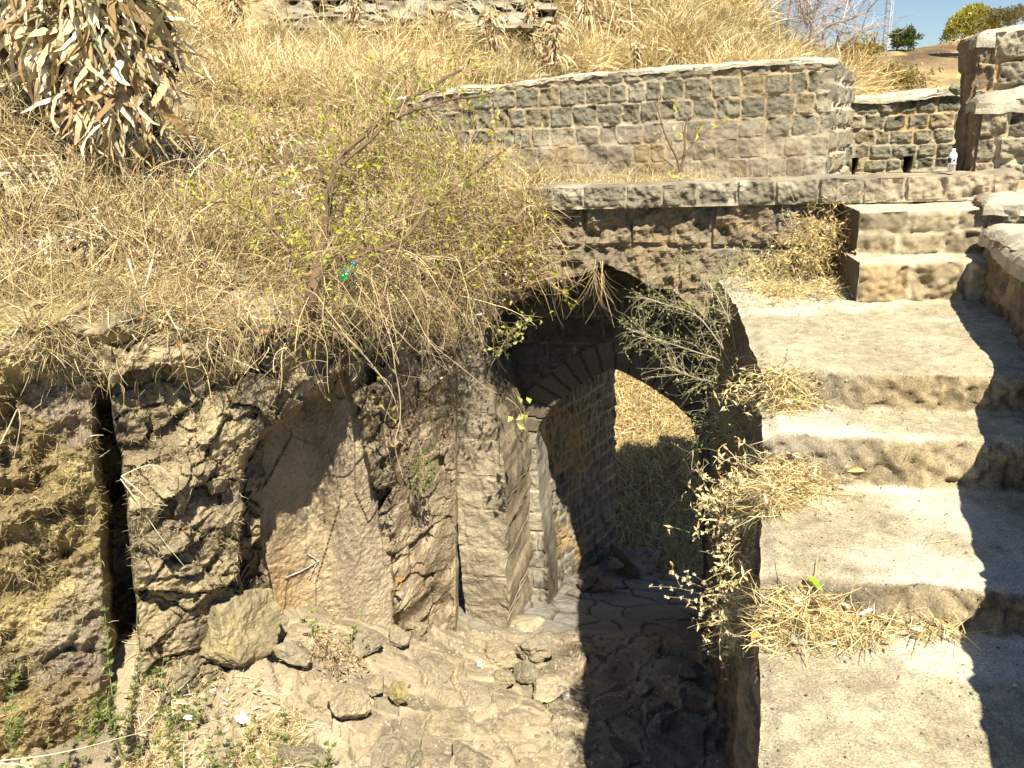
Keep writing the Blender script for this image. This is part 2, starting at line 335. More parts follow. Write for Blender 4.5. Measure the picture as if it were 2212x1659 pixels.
def ground_hit(px, py):
    k = np.argmin(np.hypot(GX_-px, GY_-py)+(~GM_)*999); return GP_[k].copy()
# far valley floor, one sheet to the horizon
V = np.array([[-3000, -3000, -7.5], [3000, -3000, -7.5], [3000, 3000, -7.5], [-3000, 3000, -7.5]], float)
tag(mesh_obj('ground', V, [[0, 1, 2, 3]], M_soil, (.4, .32, .18)), kind='structure')
# ================================================================== LEFT ROCK FACE (relief seen from the stairs)
def nicheD(px, py): return sdf(px, py, [(742, 800), (690, 850), (640, 892), (575, 930), (535, 990), (524, 1050), (520, 1120), (518, 1250), (530, 1310), (560, 1430), (860, 1450), (850, 1250), (815, 1080), (775, 900)])
def cliff(px, py):
    Yc = np.interp(px, [-700, 0, 210, 300, 420, 530, 740, 830, 985, 1060, 1130], [3.2, 3.75, 4.0, 4.1, 4.3, 4.55, 5.1, 5.5, 6.3, 6.42, 6.5])
    P0 = onY(px, py, Yc)
    gl = np.interp(py, [600, 870, 1150, 1659, 1950], [185, 197, 222, 252, 262])+7*vn(np.stack([py/60., py*0, py*0], -1), 3)+3*vn(np.stack([py/14., py*0, py*0], -1), 4); gr = np.interp(py, [600, 870, 1200, 1659, 1950], [222, 240, 288, 306, 312])+6*vn(np.stack([py/45., py*0, py*0+3], -1), 5)
    gap = ss(px, gl-6, gl+34)*(1-ss(px, gr-3, gr+3))*ss(py, 800, 900)
    nd = nicheD(px+6*fbm(P0, 9, 3, 40), py+8*fbm(P0, 9, 3, 41)); rec = (1-ss(nd, -7, 3)); nich = rec*(.54*(1-ss(px, 640, 840))+.06)
    top = ss(py, 620, 800)                                     # face starts under the brow
    f1, f2, idc = worley(P0*np.array([1, 1, 1.25])+.22*np.stack([fbm(P0, 3, 3, 31), fbm(P0, 3, 3, 32), fbm(P0, 3, 3, 33)], -1), 2.6, 9)
    g1, g2, idg = worley(P0+.05*fbm(P0, 6, 2, 34)[..., None], 7.5, 14)
    blocky = ss(px, 215, 245)*(1-rec)*(1-ss(px, 975, 1000)); bank = 1-ss(px, 190, 250); pier = ss(px, 975, 1005)
    crack = 1-ss(f2-f1, 0, .07)
    wq = np.stack([fbm(P0, 5, 3, 61), fbm(P0, 5, 3, 62), fbm(P0, 5, 3, 63)], -1)*.06; F1, e1_ = facets(P0*np.array([1, 1, 1.5])+wq, 2.4, 81, .8); F2, e2_ = facets(P0+wq, 7., 85, .8)
    disp = blocky*(.10*F1+.035*F2+.025*(1-ss(e1_, 0, .05))*ss(fbm(P0, 1.7, 2, 37), -.1, .3)+.10*fbm(P0, 1.5, 4, 20)+.03*fbm(P0, 8, 5, 21)+.018*fbm(P0, 26, 3, 29))
    disp = disp*(1-.5*ss(px, 830, 880))+bank*(.16*fbm(P0, 1.6, 4, 22)+.09*fbm(P0, 6, 5, 23)+.03*fbm(P0, 24, 3, 28)+.10*ss(fbm(P0, 3.1, 3, 47), .25, .5))+rec*(.07*fbm(P0*np.array([1, 1, .4]), 2.4, 5, 24)+.03*np.abs(fbm(P0*np.array([1, 1, .45]), 6, 5, 25))-.03*ss(worley(P0*np.array([1, 1, .5]), 2.2, 77)[2], .3, .8)+.008*fbm(P0, 40, 3, 43)-.02*ss(fbm(P0, 2, 2, 44), .1, .14))+pier*(.018*fbm(P0, 3, 4, 26)+.006*fbm(P0, 14, 3, 27))
    # ledges in the rough rock right of the niche: it steps forward downwards
    lo = ss(py, 1080, 1330)*ss(px, 820, 880)*(1-ss(px, 990, 1040)); disp = disp-.16*lo*ss(fbm(P0, 2.2, 2, 30), -.4, .2)
    groove = np.exp(-((px-(1066+.0*py))/5.)**2)*ss(py, 980, 1000); disp = disp+.05*groove*pier
    Yv = Yc+disp+nich+gap*.9
    brow = 665+26*fbm(P0, 1.5, 4, 46)+ss(px, 820, 1000)*-60; Yv = Yv+.5*(1-ss(py, brow-40, brow+60))**2
    # colours
    n1 = fbm(P0, 1.6, 4, 50); n2 = fbm(P0, 6, 4, 51); st = np.array
    crock = mix((.25, .205, .14), (.37, .30, .19), ss(n1, -.4, .4)); crock = mix(crock, (.40, .33, .20), ss(n2+.3*n1, .05, .5)*.65); crock = mix(crock, (.15, .145, .13), ss(idc, .6, .9)*.4); crock = crock*(1+.3*fbm(P0, 11, 4, 56)[..., None]); crock = mix(crock, (.44, .37, .22), ss(fbm(P0, 3.2, 5, 52), .0, .35)*.45); crock = mix(crock, (.11, .09, .065), ss(fbm(P0, 2.0, 4, 57), .15, .45)*.5)
    brown = ss(px, 800, 860)*(1-pier)*(1-rec); crock = mix(crock, mix((.27, .205, .14), (.42, .34, .24), ss(n2+.5*n1, -.3, .4)), brown*.85)
    cn = mix((.58, .47, .33), (.47, .375, .25), ss(n1, -.3, .4)); cn = cn*(1+.22*fbm(P0*np.array([1, 1, .35]), 7, 4, 54)[..., None]); cn = mix(cn, (.30, .23, .15), ss(fbm(P0*np.array([1, 1, .3]), 4, 4, 55), .12, .4)*.4); cn = mix(cn, (.33, .285, .225), ss(px+60*n1, 740, 790)*.4); cn = mix(cn, (.42, .27, .13), np.exp(-((px-600-20*n1)/55.)**2)*ss(py, 1120, 1300)*.7)
    cn = mix(cn, (.52, .44, .33), (np.exp(-((py-1110+.12*(px-650)-8*n1)/3.5)**2)*(ss(px, 600, 640)*(1-ss(px, 700, 740))))*.7)
    cb = mix((.34, .27, .13), (.46, .38, .20), ss(n2, -.4, .4)); cb = mix(cb, (.17, .12, .07), ss(n1, -.05, .35)*.7); cb = mix(cb, (.26, .22, .2), ss(fbm(P0, 2.2, 4, 53), .1, .4)*.6)
    cp = mix((.40, .35, .27), (.30, .265, .21), ss(n1, -.2, .5)); cp = mix(cp, (.46, .38, .16), np.exp(-((px-1090)/14.)**2)*.5)
    col = mix(crock, cn, rec); col = mix(col, cb, bank); col = mix(col, cp, pier*(1-bank))
    return Yv, col, rec, bank, pier, gap
XX = np.arange(-420, 1117, 3.); YY = np.arange(560, 1960, 3.)
px, py = np.meshgrid(XX, YY, indexing='ij'); Yv, col, rec, bank, pier, gap = cliff(px, py); V = onY(px, py, Yv); 
nx, ny = px.shape; bq = gridq(nx, ny, np.ones((nx-1, ny-1), bool)); Vf = V.reshape(-1, 3); Cf = col.reshape(-1, 3)
cx = ((px[:-1, :-1]+px[1:, 1:])/2); cy = ((py[:-1, :-1]+py[1:, 1:])/2); rc = rec[:-1, :-1] > .5
glc = np.interp(cy, [600, 870, 1150, 1659, 1950], [205, 220, 250, 278, 285])
gq = np.stack([(np.arange(nx-1)[:, None]*ny+np.arange(ny-1)[None]), ], -1)[..., 0]; quads = np.stack([gq, gq+ny, gq+ny+1, gq+1], -1)
fr = -F
def piece(name, keep, mat, back, parent=None, smooth=False):
    v, q, cc = compact(Vf, quads[keep], Cf); q = orient(v, q, fr); v, q, cc = solidify(v, q, cc, back); return mesh_obj(name, v, q, mat, cc, parent, smooth)
ctop = 680+70*fbm(np.stack([cx/60., cx*0, cx*0], -1), 1., 3, 48)+np.interp(cx, [0, 800, 980], [0, 0, -60]); P_l = cx < glc; P_p = (cx > 985) & ~P_l
ptop = np.interp(cx, [985, 1040, 1060, 1085, 1116], [880, 850, 858, 925, 990]) ; 
CT = cy > ctop
tag(piece('earth_bank', P_l & CT, M_rock, (0, .9, 0)), 'tall earth bank at the left edge matted with dry roots and grass', 'earth bank')
rw = empty('rock_wall', (-1.6, 4.9, -3.6)); tag(rw, 'rough rubble rock wall with an arched niche left of the gateway', 'rock wall')
childof(piece('rubble_face', ~P_l & ~P_p & ~rc & CT, M_rock, (0, .5, 0)), rw)
childof(piece('niche', ~P_l & ~P_p & rc, M_smooth, (0, .3, 0), smooth=False), rw)
PATCH['cliff'] = (px, py, V)
# chalk arrow on the niche rock
def relief_line(pts, wpx, n):
    pts = np.array(pts, float); t = np.linspace(0, len(pts)-1, n); x = np.interp(t, np.arange(len(pts)), pts[:, 0]); y = np.interp(t, np.arange(len(pts)), pts[:, 1])
    d = np.stack([np.gradient(x), np.gradient(y)], 1); d /= np.linalg.norm(d, axis=1, keepdims=True); nx_, ny_ = -d[:, 1], d[:, 0]
    w_ = wpx*(.8+.35*vn(np.stack([t*7, t*0, t*0], -1), 9)); jit = .7*vn(np.stack([t*11, t*0+5, t*0], -1), 10); K = 5; r = []
    for k in range(K):
        s = (k/(K-1)-.5)*w_+jit; ax, ay = x+nx_*s, y+ny_*s; i = np.clip(((ax+420)/3), 0, nx-2); j = np.clip((ay-560)/3, 0, ny-2); i0, j0 = i.astype(int), j.astype(int); a, b = (i-i0)[:, None], (j-j0)[:, None]
        p = V[i0, j0]*(1-a)*(1-b)+V[i0+1, j0]*a*(1-b)+V[i0, j0+1]*(1-a)*b+V[i0+1, j0+1]*a*b; r.append(p*(1-.0022-.001*(K//2-abs(k-K//2))))
    return np.stack(r, 1)
av, aq, o0 = [], [], 0
for pts in ([(617, 1248), (655, 1232), (688, 1212)], [(662, 1196), (676, 1204), (689, 1213)], [(687, 1213), (677, 1230), (669, 1251)]):
    g = relief_line(pts, 3.4, 46); av.append(g.reshape(-1, 3)); aq.append(gridq(46, 5)+o0); o0 += 46*5
M_chalk = surf('white_chalk', speck=.35, sscale=160, bump=.3, bscale=150, bdist=.003, stain=.05)
av = np.concatenate(av); aq = orient(av, np.concatenate(aq), fr); childof(mesh_obj('arrow_mark', av, aq, M_chalk, (.8, .78, .75)), rw)
# ================================================================== GATEWAY WALL with the two arches
WA, WB = np.array([1.31, 6.06, 0]), np.array([3.16, 5.56, 0]); tW = (WB-WA)/np.linalg.norm(WB-WA); nW = np.array([tW[1], -tW[0], 0]); ZS = -.452
W0 = WA-tW*1.95; WE = WB+tW*.35; WL = 1.95+2.27
def uvW(x, y, off=0.):
    p = onplane(np.array(x, float), np.array(y, float), WA-nW*off, nW); return np.stack([(p-W0)@tW, p[..., 2]], -1)
outer_px = [(1098, 1500), (1098, 1300), (1096, 1150), (1090, 1000), (1076, 930), (1060, 880), (1046, 820), (1044, 760), (1060, 700), (1095, 655), (1150, 625), (1210, 600), (1270, 585), (1300, 580), (1350, 590), (1400, 608), (1450, 632), (1500, 665), (1545, 710), (1575, 770), (1590, 850), (1592, 1000), (1592, 1500)]
oa = uvW([p[0] for p in outer_px], [p[1] for p in outer_px]); Z0 = -5.4
def outer_mask(u, v):
    P = np.stack([u, v, u*0], -1); return np.maximum(-sdf(u+.035*fbm(P, 3.5, 3, 61), v+Z0+.03*fbm(P, 3.5, 3, 62), oa), -9)
def rough_face(u, v):
    P = np.stack([u, v, u*0], -1); h, c = mason_face(u, v, [.34]*3+[.36, .3, .4, .33, .36, .3, .38, .32, .36, .34, .4], .34, .62, 71, (.235, .195, .14), (.27, .215, .145), .045, .02, rough=1.6)
    h = h+.07*fbm(P, 1.5, 3, 72)+.02*fbm(P, 10, 4, 73); n1 = fbm(P, 2.2, 4, 74); c = mix(c, (.29, .22, .13), ss(n1, 0, .6)*.6); c = mix(c, (.16, .15, .135), ss(-n1, .1, .6)*.6)
    pl = 1-ss(u, .42, .50); c = mix(c, (.36, .32, .25), pl*.75*ss(-v-Z0, 1.9, 2.4)); h = h*(1-.8*pl)+pl*(.022*fbm(P, 3, 4, 75)+.012*fbm(P, 12, 4, 76)); c = mix(c, mix((.42, .35, .24), (.30, .25, .18), ss(fbm(P, 4, 4, 77), -.3, .4)), pl*.65)
    # v-shaped belly: the masonry leans out a little under the coping
    return h-.03, c
gw = empty('gateway', tuple(WA-tW*.6+np.array([0, 0, -4.5]))); tag(gw, 'dark pointed arch gateway in an old rough stone wall', 'gateway')
def G(o): return childof(o, gw)
G(plane_wall('arch_wall', W0[:2], WE[:2], Z0, ZS-.17, .016, 1.05, rough_face, outer_mask, mat=M_rock))
# coping course: one row of long dark blocks
def cop_face(u, v):
    h, c = mason_face(u, v, [.2], .21, .34, 83, (.22, .195, .145), (.34, .30, .22), .02, .008); P = np.stack([u, v, u*0], -1)
    h = h+.02*fbm(P, 1.2, 2, 84); t = ss(fbm(P, 5, 3, 85)+3*(v-.15), .2, .6); c = mix(c, (.5, .45, .35), t*.6)
    return h+.035, mix(c, (.45, .365, .26), ss(u, 2.35, 2.75)*.7)
def cop_top(u): return ZS+.012*vn(np.stack([u*2.3, u*0, u*0], -1), 3)+.006*vn(np.stack([u*11, u*0, u*0], -1), 4)
c0 = W0+tW*.75
G(plane_wall('coping', c0[:2], WE[:2], ZS-.17, ZS, .010, .45, cop_face, topfn=lambda u: cop_top(u), mat=M_mason))
# inner arch wall, set back one metre
OFF = 1.0
inner_px = [(1196, 1500), (1190, 1372), (1186, 1250), (1172, 1130), (1160, 1010), (1158, 960), (1168, 915), (1190, 880), (1235, 845), (1280, 815), (1318, 796), (1345, 802), (1400, 832), (1450, 866), (1490, 905), (1508, 960), (1514, 1030), (1518, 1200), (1520, 1500)]
ia = uvW([p[0] for p in inner_px], [p[1] for p in inner_px], OFF)
def in_mask(u, v):
    P = np.stack([u, v, u*0], -1); return -sdf(u+.015*fbm(P, 4, 3, 91), v+Z0+.015*fbm(P, 4, 3, 92), ia)
ic = np.array([ia[:, 0].min()*.5+ia[:, 0].max()*.5, 0])
def in_face(u, v):
    h, c = mason_face(u, v, [.2, .24, .22, .26]*6, .22, .42, 93, (.13, .112, .09), (.19, .165, .125), .03, .02)  # stone and mortar colours lowered to paint in the tunnel's shade
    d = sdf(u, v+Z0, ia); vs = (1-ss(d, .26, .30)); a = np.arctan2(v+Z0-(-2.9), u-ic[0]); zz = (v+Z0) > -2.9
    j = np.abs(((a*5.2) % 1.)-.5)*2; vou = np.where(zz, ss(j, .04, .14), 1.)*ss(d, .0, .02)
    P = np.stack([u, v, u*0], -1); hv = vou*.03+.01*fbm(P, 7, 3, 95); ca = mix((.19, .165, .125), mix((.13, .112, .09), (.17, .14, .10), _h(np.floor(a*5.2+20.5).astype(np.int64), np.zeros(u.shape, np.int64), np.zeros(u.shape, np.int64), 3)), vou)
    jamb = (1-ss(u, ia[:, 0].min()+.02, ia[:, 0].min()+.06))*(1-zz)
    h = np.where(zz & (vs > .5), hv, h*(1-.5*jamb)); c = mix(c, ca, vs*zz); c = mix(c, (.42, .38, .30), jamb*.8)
    # carved fillets running down the jamb pillar
    uj = u-(ia[:, 0].min()-.17); gr = np.exp(-(uj/.012)**2)*(v+Z0 < -2.9); h = h-.035*gr
    return h, c
I0 = W0-nW*OFF; I1 = WE-nW*OFF
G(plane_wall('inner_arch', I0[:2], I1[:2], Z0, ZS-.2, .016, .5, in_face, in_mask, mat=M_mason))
# vault roof between the two arches is the thickness of the arch wall; side walls of the passage beyond
def passage_face(u, v):
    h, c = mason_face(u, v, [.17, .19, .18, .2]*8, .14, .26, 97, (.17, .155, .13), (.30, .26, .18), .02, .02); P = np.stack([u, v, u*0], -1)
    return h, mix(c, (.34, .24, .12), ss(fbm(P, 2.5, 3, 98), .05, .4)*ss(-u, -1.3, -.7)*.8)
pa = onplane(np.array(1187.), np.array(1372.), WA-nW*(OFF+.5), nW); pe = onY(np.array(1330.), np.array(1150.), 9.3)
ps = empty('passage_wall', (float(pa[0]), float(pa[1]), -4.6)); tag(ps, 'brick coursed side wall running on beyond the gateway arch', 'wall')
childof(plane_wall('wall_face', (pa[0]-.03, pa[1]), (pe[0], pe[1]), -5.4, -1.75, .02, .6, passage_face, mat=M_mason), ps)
# low stepped block beyond the arch
def rubble(u, v):
    P = np.stack([u, v, u*0], -1); return .05*fbm(P, 3, 4, 100), mix((.2, .18, .15), (.3, .26, .2), ss(fbm(P, 5, 3, 101), -.3, .3))
# right side of the passage under the terrace (dark)
q0 = onplane(np.array(1519.), np.array(1372.), WA-nW*(OFF+.5), nW)
# body of the terrace over the gate: back face and roof
def terr(name, x0, y0, x1, y1, z0, z1, mat, col, parent=None, seed=1, res=.05):
    nx_, ny_ = max(2, int((x1-x0)/res)), max(2, int((y1-y0)/res)); x, y = np.meshgrid(np.linspace(x0, x1, nx_), np.linspace(y0, y1, ny_), indexing='ij'); return x, y
x, y = np.meshgrid(np.linspace(-1.6, 7.5, 260), np.linspace(0, 1, 60), indexing='ij')
yf = WA[1]-.27*(x-WA[0])+.12; yb = yf+1.35+ss(x, 2.9, 3.4)*1.0; yy = yf+(yb-yf)*y; zz_ = np.where(x > 99, 0, ZS-.055+0*x); P = np.stack([x, yy, 0*x], -1)
zz_ = zz_+.035*fbm(P, 2.5, 4, 103)-.30*ss(yy-yf, .45, .7)*ss(x, 2.3, 2.6)
V_ = np.stack([x, yy, zz_], -1).reshape(-1, 3); q = orient(V_, gridq(260, 60), np.array([0, 0, 1])); cc = mix((.42, .35, .22), (.55, .46, .3), ss(fbm(P, 3, 3, 104), -.3, .3)).reshape(-1, 3)
v_, q_, c_ = solidify(V_, q, cc, (0, 0, -.5)); tag(mesh_obj('terrace_ground', v_, q_, M_grnd, c_), kind='structure'); PATCH['terrace'] = (x, yy, V_.reshape(260, 60, 3))
# ================================================================== STAIRCASE
def Lx(Y): return np.interp(Y, [-.6, 1.0, 1.77, 2.22, 2.51, 3.28, 3.63, 4.15, 4.8, 5.3, 6.0], [-.2, .40, .65, .79, .87, 1.12, 1.22, 1.31, 1.45, 1.54, 1.62])
def Rx(Y): return 2.66+.388*(Y-3.91)
SL = -.25
def prof(pts, step=.012, win=5):
    pts = np.array(pts, float); d = np.r_[0, np.cumsum(np.hypot(*np.diff(pts, axis=0).T))]; n = int(d[-1]/step); t = np.linspace(0, d[-1], n)
    y = np.interp(t, d, pts[:, 0]); z = np.interp(t, d, pts[:, 1]); k = np.ones(win)/win
    yp = np.convolve(np.pad(y, win//2, 'edge'), k, 'valid'); zp = np.convolve(np.pad(z, win//2, 'edge'), k, 'valid'); return yp[:n], zp[:n], t
YA, YB, YC, YD = 2.41, 3.18, 3.55, 4.97
low = [(-.6, -2.12), (.55, -2.1), (.62, -1.93), (1.15, -1.92), (1.2, -1.76), (YA+.02-.06, -1.745), (YA, -1.60), (YA+.03, -1.581), (YB-.05, -1.575), (YB-.01, -1.40), (YB+.03, -1.36), (YC-.04, -1.355), (YC-.01, -1.21), (YC+.03, -1.178), (5.0, -1.175), (6.25, -1.16)]
py_, pz_, pt_ = prof(low, .013, 7)
m = 170; tj = np.linspace(0, 1, m); Yc = py_[:, None]+0*tj[None]; 
cxm = (Lx(py_)+Rx(py_))/2
Xs = Lx(Yc)*(1-tj)+(Rx(Yc)+.35)*tj
Xc0 = np.interp(py_, [-.6, YA, YB, YC, YD, 6.3], [.8, 1.22, 1.55, 1.70, 2.32, 2.6]); tilt = SL+0*py_
Ys = Yc+tilt[:, None]*(Xs-Xc0[:, None]); 
Xs = np.where(tj[None] < .5, Xs+(Lx(Ys)-Lx(Yc))*(1-2*tj[None]), Xs)
Zs = pz_[:, None]+0*Xs
P = np.stack([Xs, Ys, Zs], -1)
dy = np.gradient(py_, pt_); dz = np.gradient(pz_, pt_); steep = ss(np.abs(dz), .35, .75)[:, None]
n1 = fbm(P, 2.2, 4, 110); n2 = fbm(P, 8, 4, 111); n3 = fbm(P, 24, 3, 112)
edge = (1-ss(tj, 0, .05))[None]
Ys = Ys+steep*(.018*n1+.018*n2+.026*n3)-.0*edge; Zs = Zs+(1-steep)*(.016*n1+.006*n2+.003*n3)-edge*.02*(1+n1); Xs = Xs+edge*.012*n2+edge*.01*n1
# sagging, worn nosing and little sand fillets
V = np.stack([Xs, Ys, Zs], -1)
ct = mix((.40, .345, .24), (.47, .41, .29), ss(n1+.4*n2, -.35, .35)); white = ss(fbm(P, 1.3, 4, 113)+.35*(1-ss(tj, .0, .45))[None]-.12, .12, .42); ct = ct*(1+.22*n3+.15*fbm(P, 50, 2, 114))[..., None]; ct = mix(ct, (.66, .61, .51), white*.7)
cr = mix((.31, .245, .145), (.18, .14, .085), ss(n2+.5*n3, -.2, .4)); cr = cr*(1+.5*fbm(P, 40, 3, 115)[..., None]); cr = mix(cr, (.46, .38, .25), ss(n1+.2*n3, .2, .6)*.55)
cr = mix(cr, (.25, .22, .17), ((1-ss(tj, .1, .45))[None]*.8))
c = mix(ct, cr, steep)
st = empty('staircase', (1.3, 2.6, -1.75)); tag(st, 'broad flight of worn cement steps climbing to the upper wall', 'staircase')
cuts = [-.6, .56, 1.16, YA-.06, YB-.045, YC-.035, 9]
Vf_, Cf_ = V.reshape(-1, 3), c.reshape(-1, 3); n_, m_ = Xs.shape; gq_ = np.arange(n_-1)[:, None]*m_+np.arange(m_-1)[None]; qd = np.stack([gq_, gq_+m_, gq_+m_+1, gq_+1], -1)
for k in range(6):
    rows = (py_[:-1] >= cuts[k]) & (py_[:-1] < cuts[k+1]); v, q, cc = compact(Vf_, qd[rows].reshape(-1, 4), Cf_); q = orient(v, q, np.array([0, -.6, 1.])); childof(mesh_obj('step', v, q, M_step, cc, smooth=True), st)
PATCH['stairs'] = (Xs, Ys, V)
# upper steps with stone risers under thick mortar
def up_line(px, py, z):
    p = onz(np.array(float(px)), np.array(float(py)), z); return p
def upstep(yfront, z0, z1, depth, stone, seed, rise_rows):
    xa, xb = 2.28+(yfront-5)*.33, Rx(yfront)+.4; W = xb-xa; nu = int(W/.011); A = np.array([xa, yfront-SL*0+ -.17*(xa-2.6), 0]); B = np.array([xb, yfront-.17*(xb-2.6), 0]); t = (B-A)/np.linalg.norm(B-A); n = np.array([t[1], -t[0], 0])
    pr = [(0.0, z0-.05), (.0, z1-.03), (.03, z1), (depth+.1, z1+.005)]; a, b, tt = prof(pr, .011, 5); u = np.linspace(0, np.linalg.norm(B-A), nu)
    uu, aa = np.meshgrid(u, a, indexing='ij'); _, bb = np.meshgrid(u, b, indexing='ij'); sm = ss(np.abs(np.gradient(b, tt)), .35, .9)[None]
    h, cf = mason_face(uu, bb-z0+.02, rise_rows, .26, .38, seed, stone, (.42, .36, .25), .012, .024, rough=1.1); P = np.stack([uu, bb, aa], -1)
    h = h*sm+.02*fbm(P, 2.5, 3, seed+1)+.012*fbm(P, 9, 3, seed+2); 
    V = A+uu[..., None]*t-aa[..., None]*n+bb[..., None]*np.array([0, 0, 1])+(h*sm)[..., None]*n+((.010*fbm(P, 6, 4, seed+3)-.006)*(1-sm))[..., None]*np.array([0, 0, 1])
    cl = mix((.52, .46, .35), (.40, .34, .25), ss(fbm(P, 5, 4, seed+4), -.1, .5)); C_ = mix(cl, cf, sm)
    V = V.reshape(-1, 3); q = orient(V, gridq(nu, len(a)), np.array([0, -.6, 1])); v, q, cc = solidify(V, q, C_.reshape(-1, 3), (0, .1, -.28)) if False else (V, q, C_.reshape(-1, 3))
    childof(mesh_obj('step', v, q, M_mason, cc, smooth=True), st)
    # left cheek closing the step's side
    Pa = A; nn = int((depth+.3)/.03); dd, zz = np.meshgrid(np.linspace(0, depth+.3, nn), np.linspace(z0-.15, z1-.004, 14), indexing='ij'); v = Pa-dd[..., None]*n+zz[..., None]*np.array([0, 0, 1]); v = v+(.012*fbm(v, 6, 3, seed+6))[..., None]*t; v = v.reshape(-1, 3)
    childof(mesh_obj('side_face', v, orient(v, gridq(nn, 14), -t), M_mason, (.13, .10, .065)), st)  # colour darkened to stand in for the deep shadow beside the steps
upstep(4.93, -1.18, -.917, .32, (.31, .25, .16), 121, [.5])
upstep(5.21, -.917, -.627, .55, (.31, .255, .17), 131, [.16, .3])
# cheek wall of the stairs dropping to the sunken path, with its three upright ribs
yv = np.linspace(-.6, 6.1, 520); zt = np.interp(yv, py_+SL*(Lx(py_)-Xc0), pz_)-.03
nv = 150; tt = np.linspace(0, 1, nv); Zb = -5.3; Z_ = zt[:, None]*(1-tt)+Zb*tt; Y_ = yv[:, None]+0*Z_
ribs = .05*ss(np.sin(Y_*7.5+.5), .1, .5)*ss(zt[:, None]-Z_, .35, .5)*(1-ss(Y_, 3.0, 3.3))
P = np.stack([Y_*0, Y_, Z_], -1); X_ = Lx(Y_)+.03-ribs+.015*fbm(P, 2, 4, 141)+.012*fbm(P, 10, 3, 142)
hh, cc = mason_face(Y_, Z_-Zb, [.3]*16, .3, .6, 143, (.19, .15, .10), (.23, .18, .125), .02, .015); X_ = X_-hh
V = np.stack([X_, Y_, Z_], -1).reshape(-1, 3); q = orient(V, gridq(520, nv), np.array([-1, 0, 0]))
childof(mesh_obj('side_wall', V, q, M_rock, cc.reshape(-1, 3)), st)
# ================================================================== RIGHT PARAPET in stepped blocks
rp = empty('stepped_parapet', (2.7, 4., -1.75)); tag(rp, 'stepped stone parapet wall rising beside the stairs at the right edge', 'parapet wall')
dR = np.array([.3617, .9323, 0]); nR = np.array([-.9323, .3617, 0]); sR = np.array([.9323, -.3617, 0])
def onR(Y): return np.array([2.66+.388*(Y-3.91), Y, 0])
def parapet(Y0, Y1, zb, zt, thick, rows, seed, dome, stone=(.235, .21, .155), side=(.23, .17, .11)):
    A, B = onR(Y0), onR(Y1); L_ = np.linalg.norm(B-A)
    # front face (towards the camera)
    def ff(u, v): 
        h, c = mason_face(u, v, rows, .22, .34, seed, stone, (.42, .36, .26), .04, .02, mossy=(.40, .26, .11), rough=1.7); return h, c
    childof(plane_wall('front_face', A[:2], (A+sR*thick)[:2], zb, zt, .010, min(.3, L_*.8), ff, mat=M_mason), rp)
    # left face
    nu, nv = max(12, int(L_/.02)), max(6, int((zt-zb)/.02)); u, v = np.meshgrid(np.linspace(0, L_, nu), np.linspace(zb, zt, nv), indexing='ij'); P = np.stack([u, v, u*0+seed], -1)
    h, c = mason_face(u, v-zb, [.26]*12, .25, .5, seed+1, side, (side[0]*1.15, side[1]*1.2, side[2]*1.3), .015, .015); h = h+.03*fbm(P, 2, 4, seed+2)
    V = A+u[..., None]*dR+v[..., None]*np.array([0, 0, 1])+(h+.02)[..., None]*nR; V = V.reshape(-1, 3)
    v_, q_, c_ = solidify(V, orient(V, gridq(nu, nv), nR), c.reshape(-1, 3), sR*.12); childof(mesh_obj('side_face', v_, q_, M_rock, c_), rp)
    # lime cap: rises to the right and slumps over the edge
    nu, nv = max(14, int((L_+.08)/.018)), max(20, int((thick+.05)/.018)); a, b = np.meshgrid(np.linspace(-.05, L_+.02, nu), np.linspace(-.045, thick, nv), indexing='ij'); P = np.stack([a, b, a*0+seed], -1)
    ed = np.minimum(a+.05, b+.045); hz = dome*ss(b, -.05, thick*.8)*ss(a, -.05, .25)+.05*np.sqrt(np.clip(ed/.08, 0, 1))-.02+.02*fbm(P, 4, 4, seed+3)+.008*fbm(P, 18, 3, seed+4)
    V = A+a[..., None]*dR+b[..., None]*sR+(zt+hz)[..., None]*np.array([0, 0, 1]); V[..., :2] += (.02*fbm(P, 5, 3, seed+5))[..., None]; C_ = mix((.50, .46, .37), (.35, .31, .23), ss(fbm(P, 5, 4, seed+6), -.1, .4))
    V = V.reshape(-1, 3); v_, q_, c_ = solidify(V, orient(V, gridq(nu, nv), np.array([0, 0, 1])), C_.reshape(-1, 3), (0, 0, -.07)); childof(mesh_obj('cap', v_, q_, M_lime, c_), rp)
parapet(-.8, 5.05, -2.4, -.77, .9, [.3]*6, 201, .05)
parapet(5.12, 5.78, -1.3, -.60, 1.4, [.2, .2, .15, .15], 211, .10)
parapet(5.80, 6.14, -.8, .03, 1.4, [.2, .22, .17, .2, .1], 221, .22)
parapet(6.16, 6.75, -.8, .49, 1.4, [.25, .2, .25, .2, .2, .25], 231, .12)
